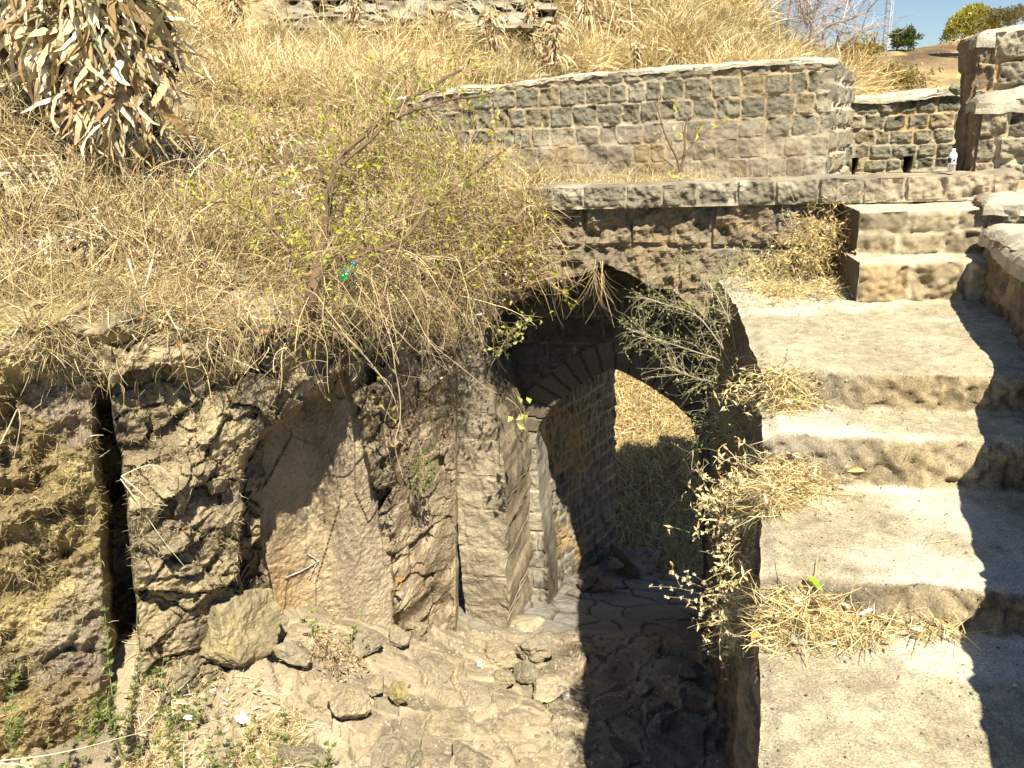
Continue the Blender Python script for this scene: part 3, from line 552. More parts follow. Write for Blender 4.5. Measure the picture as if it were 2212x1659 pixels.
# ================================================================== BASTION (upper tower wall)
def line_top(pts, P0, n, t, O):
    p = onplane(np.array([a[0] for a in pts], float), np.array([a[1] for a in pts], float), P0, n); return (p-O)@t, p[:, 2]
TC = onY(np.array(1790.), np.array(300.), 6.62); TC[2] = 0; tT = tW; nT = nW; T0 = TC-tT*3.75
tu, tz = line_top([(900, 212), (930, 203), (985, 190), (1066, 190), (1107, 183), (1168, 173), (1270, 162), (1474, 148), (1600, 138), (1722, 129), (1790, 132)], TC, nT, tT, T0)
rows_t = [.2, .2, .155, .175, .185, .175, .17, .2, .3]
def tow_face(u, v):
    z = v-.62; h, c = mason_face(u, z+1.17+.035*(u-3.75)*0, [.165, .172, .158, .168, .17, .16, .166, .172, .16, .17], .125, .235, 301, (.205, .188, .14), (.37, .32, .225), .012, .008, mossy=(.34, .26, .15), rough=.8)
    zt = v-.62; P = np.stack([u, v, u*0], -1)
    low_ = 1-ss(zt+.10*fbm(P, 1.6, 3, 305), -.13, -.02); h2 = .03*fbm(P, 5, 4, 306)+.015; c2 = mix((.40, .34, .26), (.27, .22, .17), ss(fbm(P, 4, 4, 307), -.2, .3)); c2 = mix(c2, (.38, .25, .12), ss(fbm(P, 3, 3, 308), .15, .5)*.7)
    h = h*(1-low_*.6)+h2*low_; c = mix(c, c2, low_*.6)
    crn = ss(u, 3.55, 3.7); c = mix(c, (.44, .39, .29), crn*.35)
    return h, c
bt = empty('bastion', tuple(TC+np.array([0, 0, -.5]))); tag(bt, 'tall bastion of square dark stone courses behind the gate terrace', 'bastion wall')
childof(plane_wall('front_face', T0[:2], TC[:2], -.62, .4, .0095, .5, tow_face, topfn=lambda u: np.interp(u, tu, tz), mat=M_mason), bt)
TB = onY(np.array(1833.), np.array(300.), 7.9); TB[2] = 0
def towside(u, v):
    h, c = mason_face(u, v, [.26]*2+[.19, .178, .178, .172, .185, .3], .2, .4, 311, (.24, .22, .165), (.52, .46, .35), .035, .03); return h, c
zc, zb_ = float(np.interp(3.75, tu, tz)), float(onY(np.array(1833.), np.array(166.), 7.9)[2])
side_top = lambda u: zc+(zb_-zc)*u/np.linalg.norm((TB-TC)[:2])
childof(plane_wall('side_face', TC[:2], TB[:2], -1.2, .4, .02, .4, towside, topfn=side_top, mat=M_mason), bt)
# lime coping of the bastion
def capstrip(name, O, t, n, ulen, topf, seed, width, rise, parent, over=.012, res=.012, hole=None):
    nu, nv = int(ulen/res), int((width+over)/res); a, b = np.meshgrid(np.linspace(-.01, ulen+.01, nu), np.linspace(-over, width, nv), indexing='ij'); P = np.stack([a, b, a*0+seed], -1)
    hz = rise*ss(b, -over, width)+.016*np.sqrt(np.clip((b+over)/.03, 0, 1))-.006+.010*fbm(P, 3, 4, seed)+.012*fbm(P, 14, 4, seed+1)
    V = O+a[..., None]*t-b[..., None]*n+(topf(a)+hz)[..., None]*np.array([0, 0, 1])+(.022*fbm(P, 4, 4, seed+2)*(b < .02))[..., None]*n; C_ = mix((.54, .49, .39), (.38, .33, .25), ss(fbm(P, 6, 4, seed+3), -.1, .4))
    V = V.reshape(-1, 3); v_, q_, c_ = solidify(V, orient(V, gridq(nu, nv), np.array([0, 0, 1])), C_.reshape(-1, 3), (0, 0, -.025)); return childof(mesh_obj(name, v_, q_, M_lime, c_), parent)
capstrip('cap', T0, tT, nT, 3.77, lambda u: np.interp(u, tu, tz), 321, .5, .03, bt)
dS = (TB-TC)/np.linalg.norm(TB-TC); capstrip('cap', TC, dS, np.array([dS[1], -dS[0], 0]), float(np.linalg.norm(TB-TC)), side_top, 325, .45, -.01, bt)
# ================================================================== REAR PARAPET with drain holes
RB = onY(np.array(2112.), np.array(300.), 7.65); RB[2] = 0; tB = (RB-TB)/np.linalg.norm(RB-TB); nB = np.array([tB[1], -tB[0], 0]); RL = float(np.linalg.norm(RB-TB))+.25
def uvB(x, y):
    p = onplane(np.array(x, float), np.array(y, float), TB, nB); return (p-TB)@tB, p[..., 2]
holes = []
for hx in ([(1840, 341), (1856, 340), (1852, 360), (1845, 380), (1839, 380)], [(1952, 337), (1974, 336), (1971, 355), (1965, 374), (1950, 375)], [(2036, 196), (2060, 186), (2108, 180), (2110, 205), (2060, 206), (2018, 205)]):
    a, b = uvB([h[0] for h in hx], [h[1] for h in hx]); holes.append(np.stack([a, b], -1))
bu, bz = uvB([1832, 1900, 1970, 2017, 2112], [217, 214, 209, 203, 199]); ZB0 = -.95
def back_mask(u, v):
    return np.maximum.reduce([-sdf(u, v+ZB0, h) for h in holes[:2]])
ry = [float(uvB([1970.], [y])[1][0]) for y in (392, 366, 339, 308, 277, 243, 209)]
def back_face(u, v):
    rows_b = list(np.diff(ry)); h, c = mason_face(u, v+ZB0-ry[0], rows_b+[.3],   .13, .235, 401, (.21, .192, .14), (.40, .35, .25), .022, .013, mossy=(.46, .33, .16))
    d = sdf(u, v+ZB0, holes[2]); P = np.stack([u, v, u*0], -1); rb = 1-ss(d+.02*fbm(P, 10, 3, 402), -.01, .02); f1, f2, idc = worley(P*np.array([1, 1.6, 1]), 7, 404)
    h = h*(1-rb)+rb*(-.07+.10*ss(f2-f1, .04, .25)*idc-.03); c = mix(c, mix((.14, .09, .05), (.36, .32, .2), ss(f2-f1, .05, .2)), rb)
    return h, c
bw = empty('rear_parapet', tuple(TB+np.array([1, 0, -.9]))); tag(bw, 'low rear parapet of small square stones with two dark drain holes', 'parapet wall')
childof(plane_wall('wall_face', TB[:2], (TB+tB*RL)[:2], ZB0, .3, .012, .45, back_face, back_mask, topfn=lambda u: np.interp(u, bu, bz), mat=M_mason), bw)
capstrip('cap', TB, tB, nB, RL, lambda u: np.interp(u, bu, bz)-.005, 411, .42, .05, bw, over=.05)
# dark backing that closes the drain holes
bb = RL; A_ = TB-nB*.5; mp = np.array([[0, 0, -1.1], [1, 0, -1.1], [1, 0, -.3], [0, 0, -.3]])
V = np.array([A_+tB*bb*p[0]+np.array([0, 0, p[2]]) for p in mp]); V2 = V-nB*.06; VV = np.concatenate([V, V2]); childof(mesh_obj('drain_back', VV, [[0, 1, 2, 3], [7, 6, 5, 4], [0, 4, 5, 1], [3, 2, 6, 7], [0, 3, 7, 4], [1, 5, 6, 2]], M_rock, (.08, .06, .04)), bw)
# ================================================================== HILLSIDES
hc = [(-500, 760, 3.8), (0, 700, 4.3), (300, 700, 4.7), (560, 700, 5.1), (800, 660, 5.9), (1000, 600, 6.1), (1180, 560, 6.35), (1230, 430, 6.45), (-400, 300, 5.2), (0, 300, 5.9), (300, 300, 6.7), (600, 400, 6.9), (600, 250, 9), (900, 430, 7.0), (1150, 400, 6.75), (980, 270, 8.4), (900, 320, 7.5), (1000, 200, 10),
      (0, 0, 9), (300, 60, 11), (500, 45, 13.5), (700, 100, 12.5), (1000, 110, 13), (1050, 60, 14.5), (1300, 120, 14), (1300, 60, 15), (1500, 100, 14), (1650, 100, 15), (1850, 150, 17), (1950, 230, 17), (1300, 240, 12.5), (1700, 240, 13), (400, -200, 17), (1100, -200, 20), (1500, -100, 19), (-300, -200, 12)]
Hr = RBF([(a, b) for a, b, c_ in hc], [math.log(c_) for a, b, c_ in hc], 8.)
XX = np.arange(-520, 2000, 5.); YY = np.arange(-260, 770, 5.); px, py = np.meshgrid(XX, YY, indexing='ij'); Yv = np.exp(Hr(px, py)); P0 = onY(px, py, Yv)
ridge = np.interp(XX, [-600, 1400, 1540, 1590, 1630, 1690, 1740, 1790, 1850, 1900, 1960, 2010], [-260, -260, -90, 10, 52, 92, 116, 130, 168, 196, 220, 240])[:, None]
rockband = (1-ss(py+14*fbm(P0, .8, 3, 501), 62, 78))*ss(px, 520, 640)*(1-ss(px, 1180, 1260))*ss(py, -300, -299)
rockband = np.maximum(rockband, (1-ss(py, 50, 78))*ss(px, 600, 640)*(1-ss(px, 640, 660)) * 0)
stones = ss(fbm(P0, .9, 3, 507), .05, .3)*(1-ss(py, 100, 150))*ss(px, 1050, 1130)
f1, f2, idc = worley(P0, 1.7, 503); g1, g2, idg = worley(P0, 3.3, 505)
Yv = Yv*(1+.02*fbm(P0, .9, 4, 502)*ss(Yv, 5, 8)+.006*fbm(P0, 4, 3, 506)+.035*fbm(P0, 2.3, 3, 509)*(1-ss(Yv, 7, 9)))-rockband*(.5+.9*ss(f2-f1, 0, .3)*idc)-stones*.5*ss(g2-g1, 0, .25)*idg
ycl = np.interp(px, [-700, 0, 210, 300, 420, 530, 740, 830, 985, 1060, 1130], [3.2, 3.75, 4.0, 4.1, 4.3, 4.55, 5.1, 5.5, 6.2, 6.3, 6.4]); Yv = np.where(px < 1010, np.maximum(Yv, ycl+.42-.75*(1-ss(py, 430, 640))), Yv)
V = onY(px, py, Yv); c = mix((.42, .33, .16), (.30, .23, .12), ss(fbm(P0, 1.2, 4, 508), -.2, .4)); c = mix((.10, .07, .04), c, ss(Yv, 7.5, 9.5)); c = mix(c, mix((.17, .14, .10), (.36, .32, .25), ss(f2-f1, .02, .2)), rockband); c = mix(c, mix((.2, .12, .06), (.33, .26, .17), ss(g2-g1, .02, .2)), stones)  # near soil painted dark as shadow gaps between the strands
kp = (py[:-1, :-1] < np.interp(px[:-1, :-1], [-520, 600, 800, 1000, 1060, 1200], [740, 740, 700, 600, 470, 415])) & (py[:-1, :-1] > ridge[:-1]-4) & ~((px[:-1, :-1] > 1235) & (py[:-1, :-1] > 250)) & ~((px[:-1, :-1] > 1180) & (py[:-1, :-1] > 400))
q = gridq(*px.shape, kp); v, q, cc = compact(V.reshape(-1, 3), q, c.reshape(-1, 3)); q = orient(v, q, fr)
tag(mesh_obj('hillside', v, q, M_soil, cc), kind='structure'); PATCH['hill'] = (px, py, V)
# slope seen through the gate, rising from the path to the hillside
X, Y = np.meshgrid(np.linspace(-3.5, 9, 180), np.linspace(8.3, 17, 170), indexing='ij'); P = np.stack([X, Y, 0*X], -1)
z = np.interp(Y, [8.3, 10, 11.8, 13.6, 17], [-5.65, -5.5, -4.98, -4.3, -2.0])+.10*fbm(P, 1.1, 4, 520)+.03*fbm(P, 7, 3, 521)-.02*(X-2)
V = np.stack([X, Y, z], -1); tag(mesh_obj('valley_slope', V.reshape(-1, 3), orient(V.reshape(-1, 3), gridq(*X.shape), np.array([0, 0, 1])), M_soil, mix((.45, .36, .2), (.32, .25, .14), ss(fbm(P, 3, 3, 522), -.2, .3)).reshape(-1, 3)), kind='structure'); PATCH['valley'] = (X, Y, V)
# far hill under the sky
XX = np.arange(1690, 2400, 4.); YY = np.arange(50, 330, 3.); px, py = np.meshgrid(XX, YY, indexing='ij')
rid = np.interp(px, [1690, 1780, 1864, 1919, 1973, 2021, 2062, 2092, 2130, 2300, 2400], [150, 148, 131, 108, 105, 97, 86, 76, 62, 45, 60]); pyr = rid+(py-50)*(330-rid)/280.
Yv = np.interp(pyr, [50, 90, 110, 130, 200, 330], [74, 68, 62, 56, 46, 40]); P0 = onY(px, pyr, Yv); dk = np.exp(-((pyr-np.interp(px, [1864, 1950, 2050, 2130], [150, 124, 108, 100]))/17.)**2)*ss(px, 1905, 1960)
Yv = Yv*(1+.02*fbm(P0, .12, 4, 530)+.008*fbm(P0, .6, 4, 531)); V = onY(px, pyr, Yv)
c = mix((.36, .26, .13), (.26, .19, .105), ss(fbm(P0, .25, 4, 532), -.2, .3)); c = mix(c, (.55, .43, .17), ss(fbm(P0*np.array([.4, 1, 1]), .35, 3, 533)+.9*ss(px, 2060, 2110)*ss(pyr, 125, 150)+.8*np.exp(-((pyr-116-.15*(1950-px))/9)**2)*(px < 1960), .2, .6)*.9); c = mix(c, (.13, .085, .05), dk*ss(fbm(P0, .5, 4, 534), -.35, .15)); c = mix(c, (.32, .25, .18), ss(fbm(P0, .3, 3, 535), .2, .5)*.6)
V_ = V.reshape(-1, 3); q = orient(V_, gridq(*px.shape), fr); v_, q_, c_ = V_, q, c.reshape(-1, 3)
M_far = surf('far_hill_soil', speck=.3, sscale=1.2, bump=.6, bscale=1.5, bdist=.4, stain=.2); tag(mesh_obj('hill', v_, q_, M_far, c_), kind='structure')
PATCH['far'] = (px, pyr, V)
#VEG
# ================================================================== VEGETATION
ALLP = {}
def cloud(name):
    if name not in ALLP:
        V = PATCH[name][2]; n = np.cross(np.gradient(V, axis=0), np.gradient(V, axis=1)); n /= np.linalg.norm(n, axis=-1, keepdims=True)+1e-12
        P = V.reshape(-1, 3); n = n.reshape(-1, 3); n = np.where((n*P).sum(1, keepdims=True) > 0, -n, n); x, y = proj(P); ALLP[name] = (P, n, x, y)
    return ALLP[name]
def sample(name, n, poly, dens=None):
    P, N_, x, y = cloud(name); i = np.flatnonzero(sdf(x, y, poly) < 0); 
    if dens is not None:
        w = np.clip(dens(P[i], x[i], y[i]), 0, None); j = rng.choice(i, n, p=w/w.sum())
    else: j = rng.choice(i, n)
    d = np.linalg.norm(P[j], axis=1, keepdims=True); return P[j]+rng.normal(size=(n, 3))*d*.0012, N_[j], d[:, 0], x[j], y[j]
up = np.array([0, 0, 1.])
def stuff(s, name, mat, label, cat=None):
    o = s.make(name, mat); tag(o, kind='stuff', label=label, cat=cat); return o
# ---- tall dry grass on the far hillside
HILLP = [(330, -250), (330, 60), (420, 210), (640, 250), (900, 250), (1000, 195), (1250, 195), (1900, 240), (1840, 175), (1780, 140), (1690, 105), (1620, 60), (1560, -40), (1380, -250)]
g = Strands(); n = 50000
P, N_, d, x, y = sample('hill', n, HILLP, lambda P, x, y: (.12+ss(fbm(P, .7, 3, 601), -.35, .15))*(1-.8*ss(fbm(P, .9, 3, 507), .05, .3)*(x > 1080)*(y < 130))*(1-.97*(y < 98+10*np.sin(x*.05))*(x > 480)*(x < 1190)))
cl = fbm(P, 1.1, 3, 602); L = (.30+.35*rng.random(n))*(.7+.5*ss(cl, -.3, .4))*np.clip(d/12, .55, 1.3)
D = N_*.35+up*1.+np.stack([.25*fbm(P, .8, 2, 603)+.15, -.2+0*cl, 0*cl], -1)+rng.normal(size=(n, 3))*.28
c = pick(GRASS, n)*(.85+.35*ss(cl, -.3, .4))[:, None]; c = np.where((rng.random(n) < .25*ss(fbm(P, .5, 2, 604), .1, .4))[:, None], np.array([.42, .25, .09])*(1+.2*rng.normal(size=(n, 1))), c)
g.ribbons(curve(P, D, L, 5, .7, .9), .005+.0018*d*rng.random(n)**1.5, c, tipc=c*1.1)
stuff(g, 'tall_dry_grass', M_grass, 'tall bleached dry grass covering the hillside behind the bastion')
# ---- matted grass, weeds and twigs on the near bank
BANKP = [(-420, -100), (340, -100), (340, 60), (440, 210), (640, 240), (900, 240), (1000, 330), (1180, 400), (1150, 620), (1000, 640), (820, 690), (560, 720), (0, 720), (-420, 720)]
g = Strands(); n = 54000
P, N_, d, x, y = sample('hill', n, BANKP, lambda P, x, y: .02+ss(fbm(P, 1.6, 3, 611), -.12, .10))
L = (.08+.26*rng.random(n)**1.5)*(d/6)**.5; cl = fbm(P, 1.9, 3, 612); D = N_*.5+up*.55+rng.normal(size=(n, 3))*.75
c = pick(GRASS+TWIG, n, .25)*np.array([1, .95, .82]); c = np.where((rng.random(n) < .22)[:, None], pick([(.10, .06, .035), (.16, .10, .06)], n), c); c = np.where((rng.random(n) < .05+.10*ss(cl, .1, .4))[:, None], pick(GREEN, n), c)
g.ribbons(curve(P, D, L, 5, 1.3, .5), .0025+.0020*d*rng.random(n)**2.5, c)
P, N_, d, x, y = sample('hill', 9000, BANKP); g.leaves(P+N_*.03+rng.normal(size=P.shape)*.05, rng.normal(size=P.shape), .02+.04*rng.random(9000), .012+.014*rng.random(9000), pick([(.66, .54, .34), (.5, .34, .18), (.38, .24, .14), (.75, .66, .5)], 9000))
stuff(g, 'matted_dry_grass', M_grass, 'tangled dry grass and weeds matting the near bank')
g = Strands(); n = 9000
P, N_, d, x, y = sample('hill', n, BANKP, lambda P, x, y: (.05+ss(fbm(P, 1.6, 3, 611), -.1, .12))*(y > 180))
L = .18+.45*rng.random(n)**2; D = N_*.6+up*.8+rng.normal(size=(n, 3))*.6; c = pick(TWIG, n, .2)
C3 = curve(P, D, L, 7, 1.2, .25, .12); g.tubes(C3, .0035+.009*rng.random(n)**3, c)
k = rng.integers(2, 6, n); Q0 = C3[np.arange(n), k]; g.tubes(curve(Q0, rng.normal(size=(n, 3))+up*.4, L*.45, 5, .9, .2, .1), .003+.002*rng.random(n), c)
stuff(g, 'dry_brush', M_twig, 'dense dry twigs of dead brush over the near bank')
g = Strands(); n = 2600; P, N_, d, x, y = sample('hill', n, [(150, 180), (480, 160), (700, 330), (560, 600), (60, 640), (-40, 300)], lambda P, x, y: ss(fbm(P, 2.6, 3, 617), -.05, .2)+.03)
C = curve(P+N_*.08, np.array([0, -.3, -.1])+rng.normal(size=(n, 3))*.7, .05+.16*rng.random(n), 6, 1.4, 1., .15); g.ribbons(C, .008+.02*rng.random(n)**2, pick([(.84, .78, .64), (.76, .66, .48), (.62, .48, .3)], n, .12), prof=[.4, .9, 1, .9, .6, .1]); stuff(g, 'leaf_litter', M_grass, 'bleached curled leaf litter strewn over the near bank')
g = Strands(); n = 5200; P, N_, d, x, y = sample('path', n, [(300, 1280), (420, 1420), (600, 1480), (660, 1560), (640, 1700), (240, 1700), (290, 1450)], lambda P, x, y: ss(fbm(P, 3, 3, 618), -.25, .2)+.1); g.ribbons(curve(P+up*.02, rng.normal(size=(n, 3))*np.array([1, 1, .6])+up*.3, .03+.16*rng.random(n)**1.5, 5, 1.2, .6), .0025+.006*rng.random(n)**2, pick(STRAW+[(.8, .74, .58), (.55, .42, .25)], n, .15))
n = 320; P, N_, d, x, y = sample('path', n, [(300, 1440), (600, 1480), (640, 1620), (560, 1700), (300, 1700)]); g.leaves(P+up*.03, rng.normal(size=(n, 3))*np.array([1, 1, .4]), .03+.04*rng.random(n), .009+.011*rng.random(n), pick([(.78, .70, .5), (.64, .5, .32), (.5, .36, .2)], n)); stuff(g, 'straw_litter', M_grass, 'pale straw and dead leaves heaped below the left pier')
# ---- brow: growth that hangs over the top of the rock face and bank face cover
BROW = [(-60, 600), (-60, 760), (200, 840), (330, 830), (520, 790), (700, 800), (760, 800), (900, 760), (1000, 720), (1060, 660), (1060, 560), (800, 580), (500, 590)]
g = Strands(); n = 11000
P, N_, d, x, y = sample('cliff', n, BROW, lambda P, x, y: (np.exp(-((y-650)/60.)**2)+.25*np.exp(-((y-760)/70.)**2))*(.15+ss(fbm(P, 2.2, 3, 619), -.2, .2))); L = .04+.18*rng.random(n)**1.5
D = N_*.8+up*.15+rng.normal(size=(n, 3))*.7; c = pick(GRASS+TWIG, n, .3)*.9; g.ribbons(curve(P, D, L, 5, 1.6, .7), .002+.004*rng.random(n), c)
FACE = [(-60, 700), (200, 780), (225, 900), (250, 1300), (255, 1750), (-60, 1750)]; n = 12000
P, N_, d, x, y = sample('cliff', n, FACE, lambda P, x, y: .12+ss(fbm(P, 1.7, 4, 22), -.35, .25)); D = N_*.3+rng.normal(size=(n, 3))*.8
g.ribbons(curve(P, D, .015+.08*rng.random(n)**3, 5, 2.6, .6), .002+.004*rng.random(n)**2, pick([(.52, .42, .22), (.60, .50, .28), (.42, .33, .15), (.46, .37, .16)], n, .2))
FACE2 = [(250, 800), (700, 800), (560, 930), (530, 1290), (300, 1400), (270, 1000)]; n = 4500
P, N_, d, x, y = sample('cliff', n, FACE2, lambda P, x, y: ss(fbm(P, 2.4, 4, 615), -.1, .4)+.02); g.ribbons(curve(P, N_*.5+rng.normal(size=(n, 3))*.6, .015+.045*rng.random(n)**2, 4, 2.2, .8), .0018+.0025*rng.random(n), pick([(.52, .42, .24), (.60, .50, .32), (.40, .31, .17)], n, .2))
stuff(g, 'dry_root_mat', M_grass, 'dry roots and moss clinging to the bank and rock face')
# ---- ochre litter on the terrace, and grass on the slope beyond the gate
g = Strands(); TP = [(1000, 300), (1235, 365), (1500, 362), (1790, 360), (1790, 392), (1500, 400), (1250, 410), (1080, 430)]; n = 9000
P, N_, d, x, y = sample('terrace', n, TP, lambda P, x, y: np.exp(-(np.clip(x-1180, 0, 999)/330.)**2)+.02); g.ribbons(curve(P, up*1.2+rng.normal(size=(n, 3))*.7, (.05+.22*rng.random(n)**1.5)*(1-.6*ss(x, 1300, 1700)), 5, 1., .7), .002+.004*rng.random(n), pick(STRAW+TWIG, n, .2))
stuff(g, 'terrace_straw', M_grass, 'dry straw and weeds along the foot of the bastion')
g = Strands(); n = 26000; P, N_, d, x, y = sample('valley', n, [(1300, 720), (1560, 720), (1560, 1330), (1300, 1330)]); c = pick(STRAW+[(.6, .42, .2), (.45, .3, .14)], n, .2)
g.ribbons(curve(P, up*.5+rng.normal(size=(n, 3))*.8, .10+.28*rng.random(n), 5, 1.6, .8), .008+.012*rng.random(n), c)
stuff(g, 'valley_grass', M_grass, 'pale flattened grass on the slope seen through the gateway')
# ---- straw on the stair treads
def straw(name, poly, n, label, h=.05, L=(.03, .17), w=.0026, src='stairs'):
    n = int(n*.8); g = Strands(); P, N_, d, x, y = sample(src, n, poly, lambda P, x, y: (np.clip(-sdf(x, y, poly), 0, 28)/28)**1.5*(.15+ss(fbm(P, 7, 3, len(label)), -.25, .2))); h = h*1.1; P = P+up*(rng.random((n, 1))**2*h)+.0
    D = rng.normal(size=(n, 3))*np.array([1, 1, .35]); g.ribbons(curve(P, D, L[0]+(L[1]-L[0])*rng.random(n), 4, .7, .25), w*(.5+rng.random(n)), pick(STRAW, n, .18), prof=[1, 1, .9, .5])
    k = n//6; g.leaves(P[:k], D[:k], .02+.03*rng.random(k), .008+.012*rng.random(k), pick([(.72, .58, .34), (.6, .4, .2), (.8, .7, .5)], k)); return stuff(g, name, M_grass, label)
straw('straw', [(1640, 1290), (1760, 1290), (1880, 1330), (2090, 1360), (2095, 1392), (1900, 1400), (1700, 1440), (1600, 1400), (1590, 1300)], 2400, 'drift of yellow straw at the foot of the lowest riser', .05)
straw('straw', [(1640, 1300), (1760, 1300), (1800, 1360), (1750, 1400), (1650, 1400)], 1500, 'thick heap of straw by the edge of the lowest tread', .10)
straw('straw', [(1640, 800), (1760, 815), (1795, 850), (1780, 890), (1700, 905), (1650, 900)], 1500, 'tuft of yellow straw against the riser below the landing', .09)
straw('straw', [(1580, 1000), (1700, 1010), (1850, 1050), (1780, 1095), (1650, 1130), (1560, 1080)], 2600, 'straw and seed heads spilling off the middle tread', .11)
straw('straw', [(1600, 610), (1840, 610), (1835, 655), (1640, 672), (1590, 670)], 2200, 'straw lying along the back of the landing', .08)
# ================================================================== SINGLE PLANTS
def limb(px, py, Y, n=14, wob=.012):
    """3-D polyline through traced points of a real branch, with its own distances"""
    P = onY(np.array(px, float), np.array(py, float), np.array(Y, float)); t = np.linspace(0, 1, len(P)); u = np.linspace(0, 1, n)
    Q = np.stack([np.interp(u, t, P[:, k]) for k in range(3)], -1); Q[1:-1] = (Q[:-2]+2*Q[1:-1]+Q[2:])/4
    return Q+np.stack([vn(Q*6, 1), vn(Q*6, 2), vn(Q*6, 3)], -1)*wob
def shrub(name, label, cat, limbs, nb, bl, nleaf, lsz, lcol, tcol, group=None, spread=.8, upb=.5, tw=.003, sub=3, grav=.2, leafname='foliage', lw=.5, tipbias=0., trans=M_leaf, dirb=(0, 0, 0), ldark=.8):
    """limbs: list of (polyline, base thickness); nb side twigs each, sub twigs on them, leaves on all"""
    base = limbs[0][0][0]; root = empty(name, tuple(base)); tag(root, label, cat, group); tr = Strands(); b1 = Strands(); ends = []
    for P, th in limbs: tr.tubes(P[None], th, np.array(tcol)*ldark, prof=np.linspace(1, .4, len(P)), sides=6)
    for P, th in limbs:
        k = rng.random(nb)**(.8)*(len(P)-1.01); k = np.clip(k+tipbias*2, len(P)*.15, len(P)-1.01); i = k.astype(int); B = P[i]+(P[i+1]-P[i])*(k-i)[:, None]; T = P[i+1]-P[i]; T /= np.linalg.norm(T, axis=1, keepdims=True)
        D = T*.6+up*upb+rng.normal(size=(nb, 3))*spread+np.array(dirb); L = bl*(.4+.8*rng.random(nb)); C = curve(B, D, L, 8, .9, grav, .12); b1.tubes(C, tw*(.6+.8*rng.random(nb)), pick([tcol, np.array(tcol)*1.25], nb, .15)); ends.append(C)
        for r in range(sub):
            j = rng.integers(1, 7, nb); C2 = curve(C[np.arange(nb), j], (C[np.arange(nb), j+1]-C[np.arange(nb), j])/(L[:, None])*5+rng.normal(size=(nb, 3))*.6+up*upb*.3, L*(.25+.35*rng.random(nb)), 6, .9, grav, .12); b1.tubes(C2, tw*.55, pick([tcol, np.array(tcol)*1.3], nb, .15)); ends.append(np.concatenate([C2, C2[:, -2:]], 1))
    childof(tr.make('branch', M_twig), root); childof(b1.make('twigs', M_twig), root)
    if nleaf:
        A = np.concatenate([e for e in ends]); i = rng.integers(0, len(A), nleaf); k = rng.integers(2, 8, nleaf); lf = Strands(); D = A[i, k]-A[i, k-1]; D /= np.linalg.norm(D, axis=1, keepdims=True)+1e-9
        lf.leaves(A[i, k], D*.5+rng.normal(size=(nleaf, 3))*.6, lsz*(.6+.8*rng.random(nleaf)), lsz*lw*(.6+.7*rng.random(nleaf)), pick(lcol, nleaf, .15)); childof(lf.make(leafname, trans), root)
    return root
# the main shrub growing from the brow of the rock face
shrub('shrub', 'large straggling shrub with yellow green leaves rooted above the niche', 'shrub',
      [(limb([664, 672, 682, 700, 730], [730, 655, 600, 560, 537], [4.75, 4.45, 4.5, 4.75, 5.0]), .10), (limb([700, 705, 726, 794, 869, 964, 1000], [560, 440, 347, 282, 218, 170, 150], [5.0, 5.05, 5.1, 5.3, 5.6, 6.1, 6.5]), .045),
       (limb([726, 800, 879, 916, 964, 1080], [537, 545, 520, 456, 418, 330], [5.0, 4.95, 5.05, 5.3, 5.5, 5.9]), .04), (limb([740, 830, 879, 981, 1070], [355, 270, 243, 214, 205], [5.1, 5.3, 5.6, 6.0, 6.4]), .024),
       (limb([700, 650, 600, 560], [560, 450, 340, 240], [5.0, 5.2, 5.6, 6.1]), .016), (limb([712, 720, 740, 735], [500, 420, 330, 240], [5.05, 5.2, 5.6, 5.9]), .016), (limb([690, 640, 570, 480, 430], [600, 560, 470, 430, 440], [4.7, 4.75, 5.0, 5.2, 5.3]), .024),
       (limb([760, 870, 1000, 1130, 1180], [540, 590, 560, 560, 600], [5.05, 5.2, 5.5, 5.8, 5.9]), .014)],
      40, .42, 2300, .042, [(.42, .46, .06), (.52, .52, .10), (.34, .38, .05), (.56, .52, .14)], (.36, .25, .15), tw=.0055, upb=.35, grav=.1, ldark=.45)
# a mass of arching bare stems that tumbles over the rock beside the arch
def tumble(name, label, src, n, L, D0, seedw, cols, nleaf=0, lcol=GREEN, grav=1.4, w=.0035, cat='bramble', lsz=.03, sp=.5):
    x = np.array([s_[0]+(s_[2]-s_[0])*r for s_, r in ((src, q) for q in rng.random(n))]); y = np.array([src[1]+(src[3]-src[1])*q for q in rng.random(n)]); Y = np.interp(x, [600, 800, 1000, 1150, 1300], src[4])
    P = onY(x, y, Y-.05-.3*rng.random(n)); D = np.array(D0)+rng.normal(size=(n, 3))*sp; Ls = L*(.35+.8*rng.random(n)); C = curve(P, D, Ls, 10, 1.1, grav, .10)
    root = empty(name, tuple(P[0])); tag(root, label, cat); g = Strands(); g.tubes(C, w*(.5+rng.random(n)), pick(cols, n, .18))
    ends = [C]
    for r in range(2):
        j = rng.integers(2, 8, n); C2 = curve(C[np.arange(n), j], (C[np.arange(n), j+1]-C[np.arange(n), j])/Ls[:, None]*6+rng.normal(size=(n, 3))*.5, Ls*.3, 6, 1., grav*.5, .12); g.tubes(C2, w*.45, pick(cols, n, .18)); ends.append(np.concatenate([C2, C2[:, -2:], C2[:, -2:]], 1))
    childof(g.make('stems', M_twig), root)
    if nleaf:
        A = np.concatenate(ends); i = rng.integers(0, len(A), nleaf); k = rng.integers(2, 10, nleaf); lf = Strands(); lf.leaves(A[i, k], rng.normal(size=(nleaf, 3))+up*.2, lsz*(.5+.9*rng.random(nleaf)), lsz*.55*(.6+.7*rng.random(nleaf)), pick(lcol, nleaf, .15)); childof(lf.make('foliage', M_leaf), root)
    return root
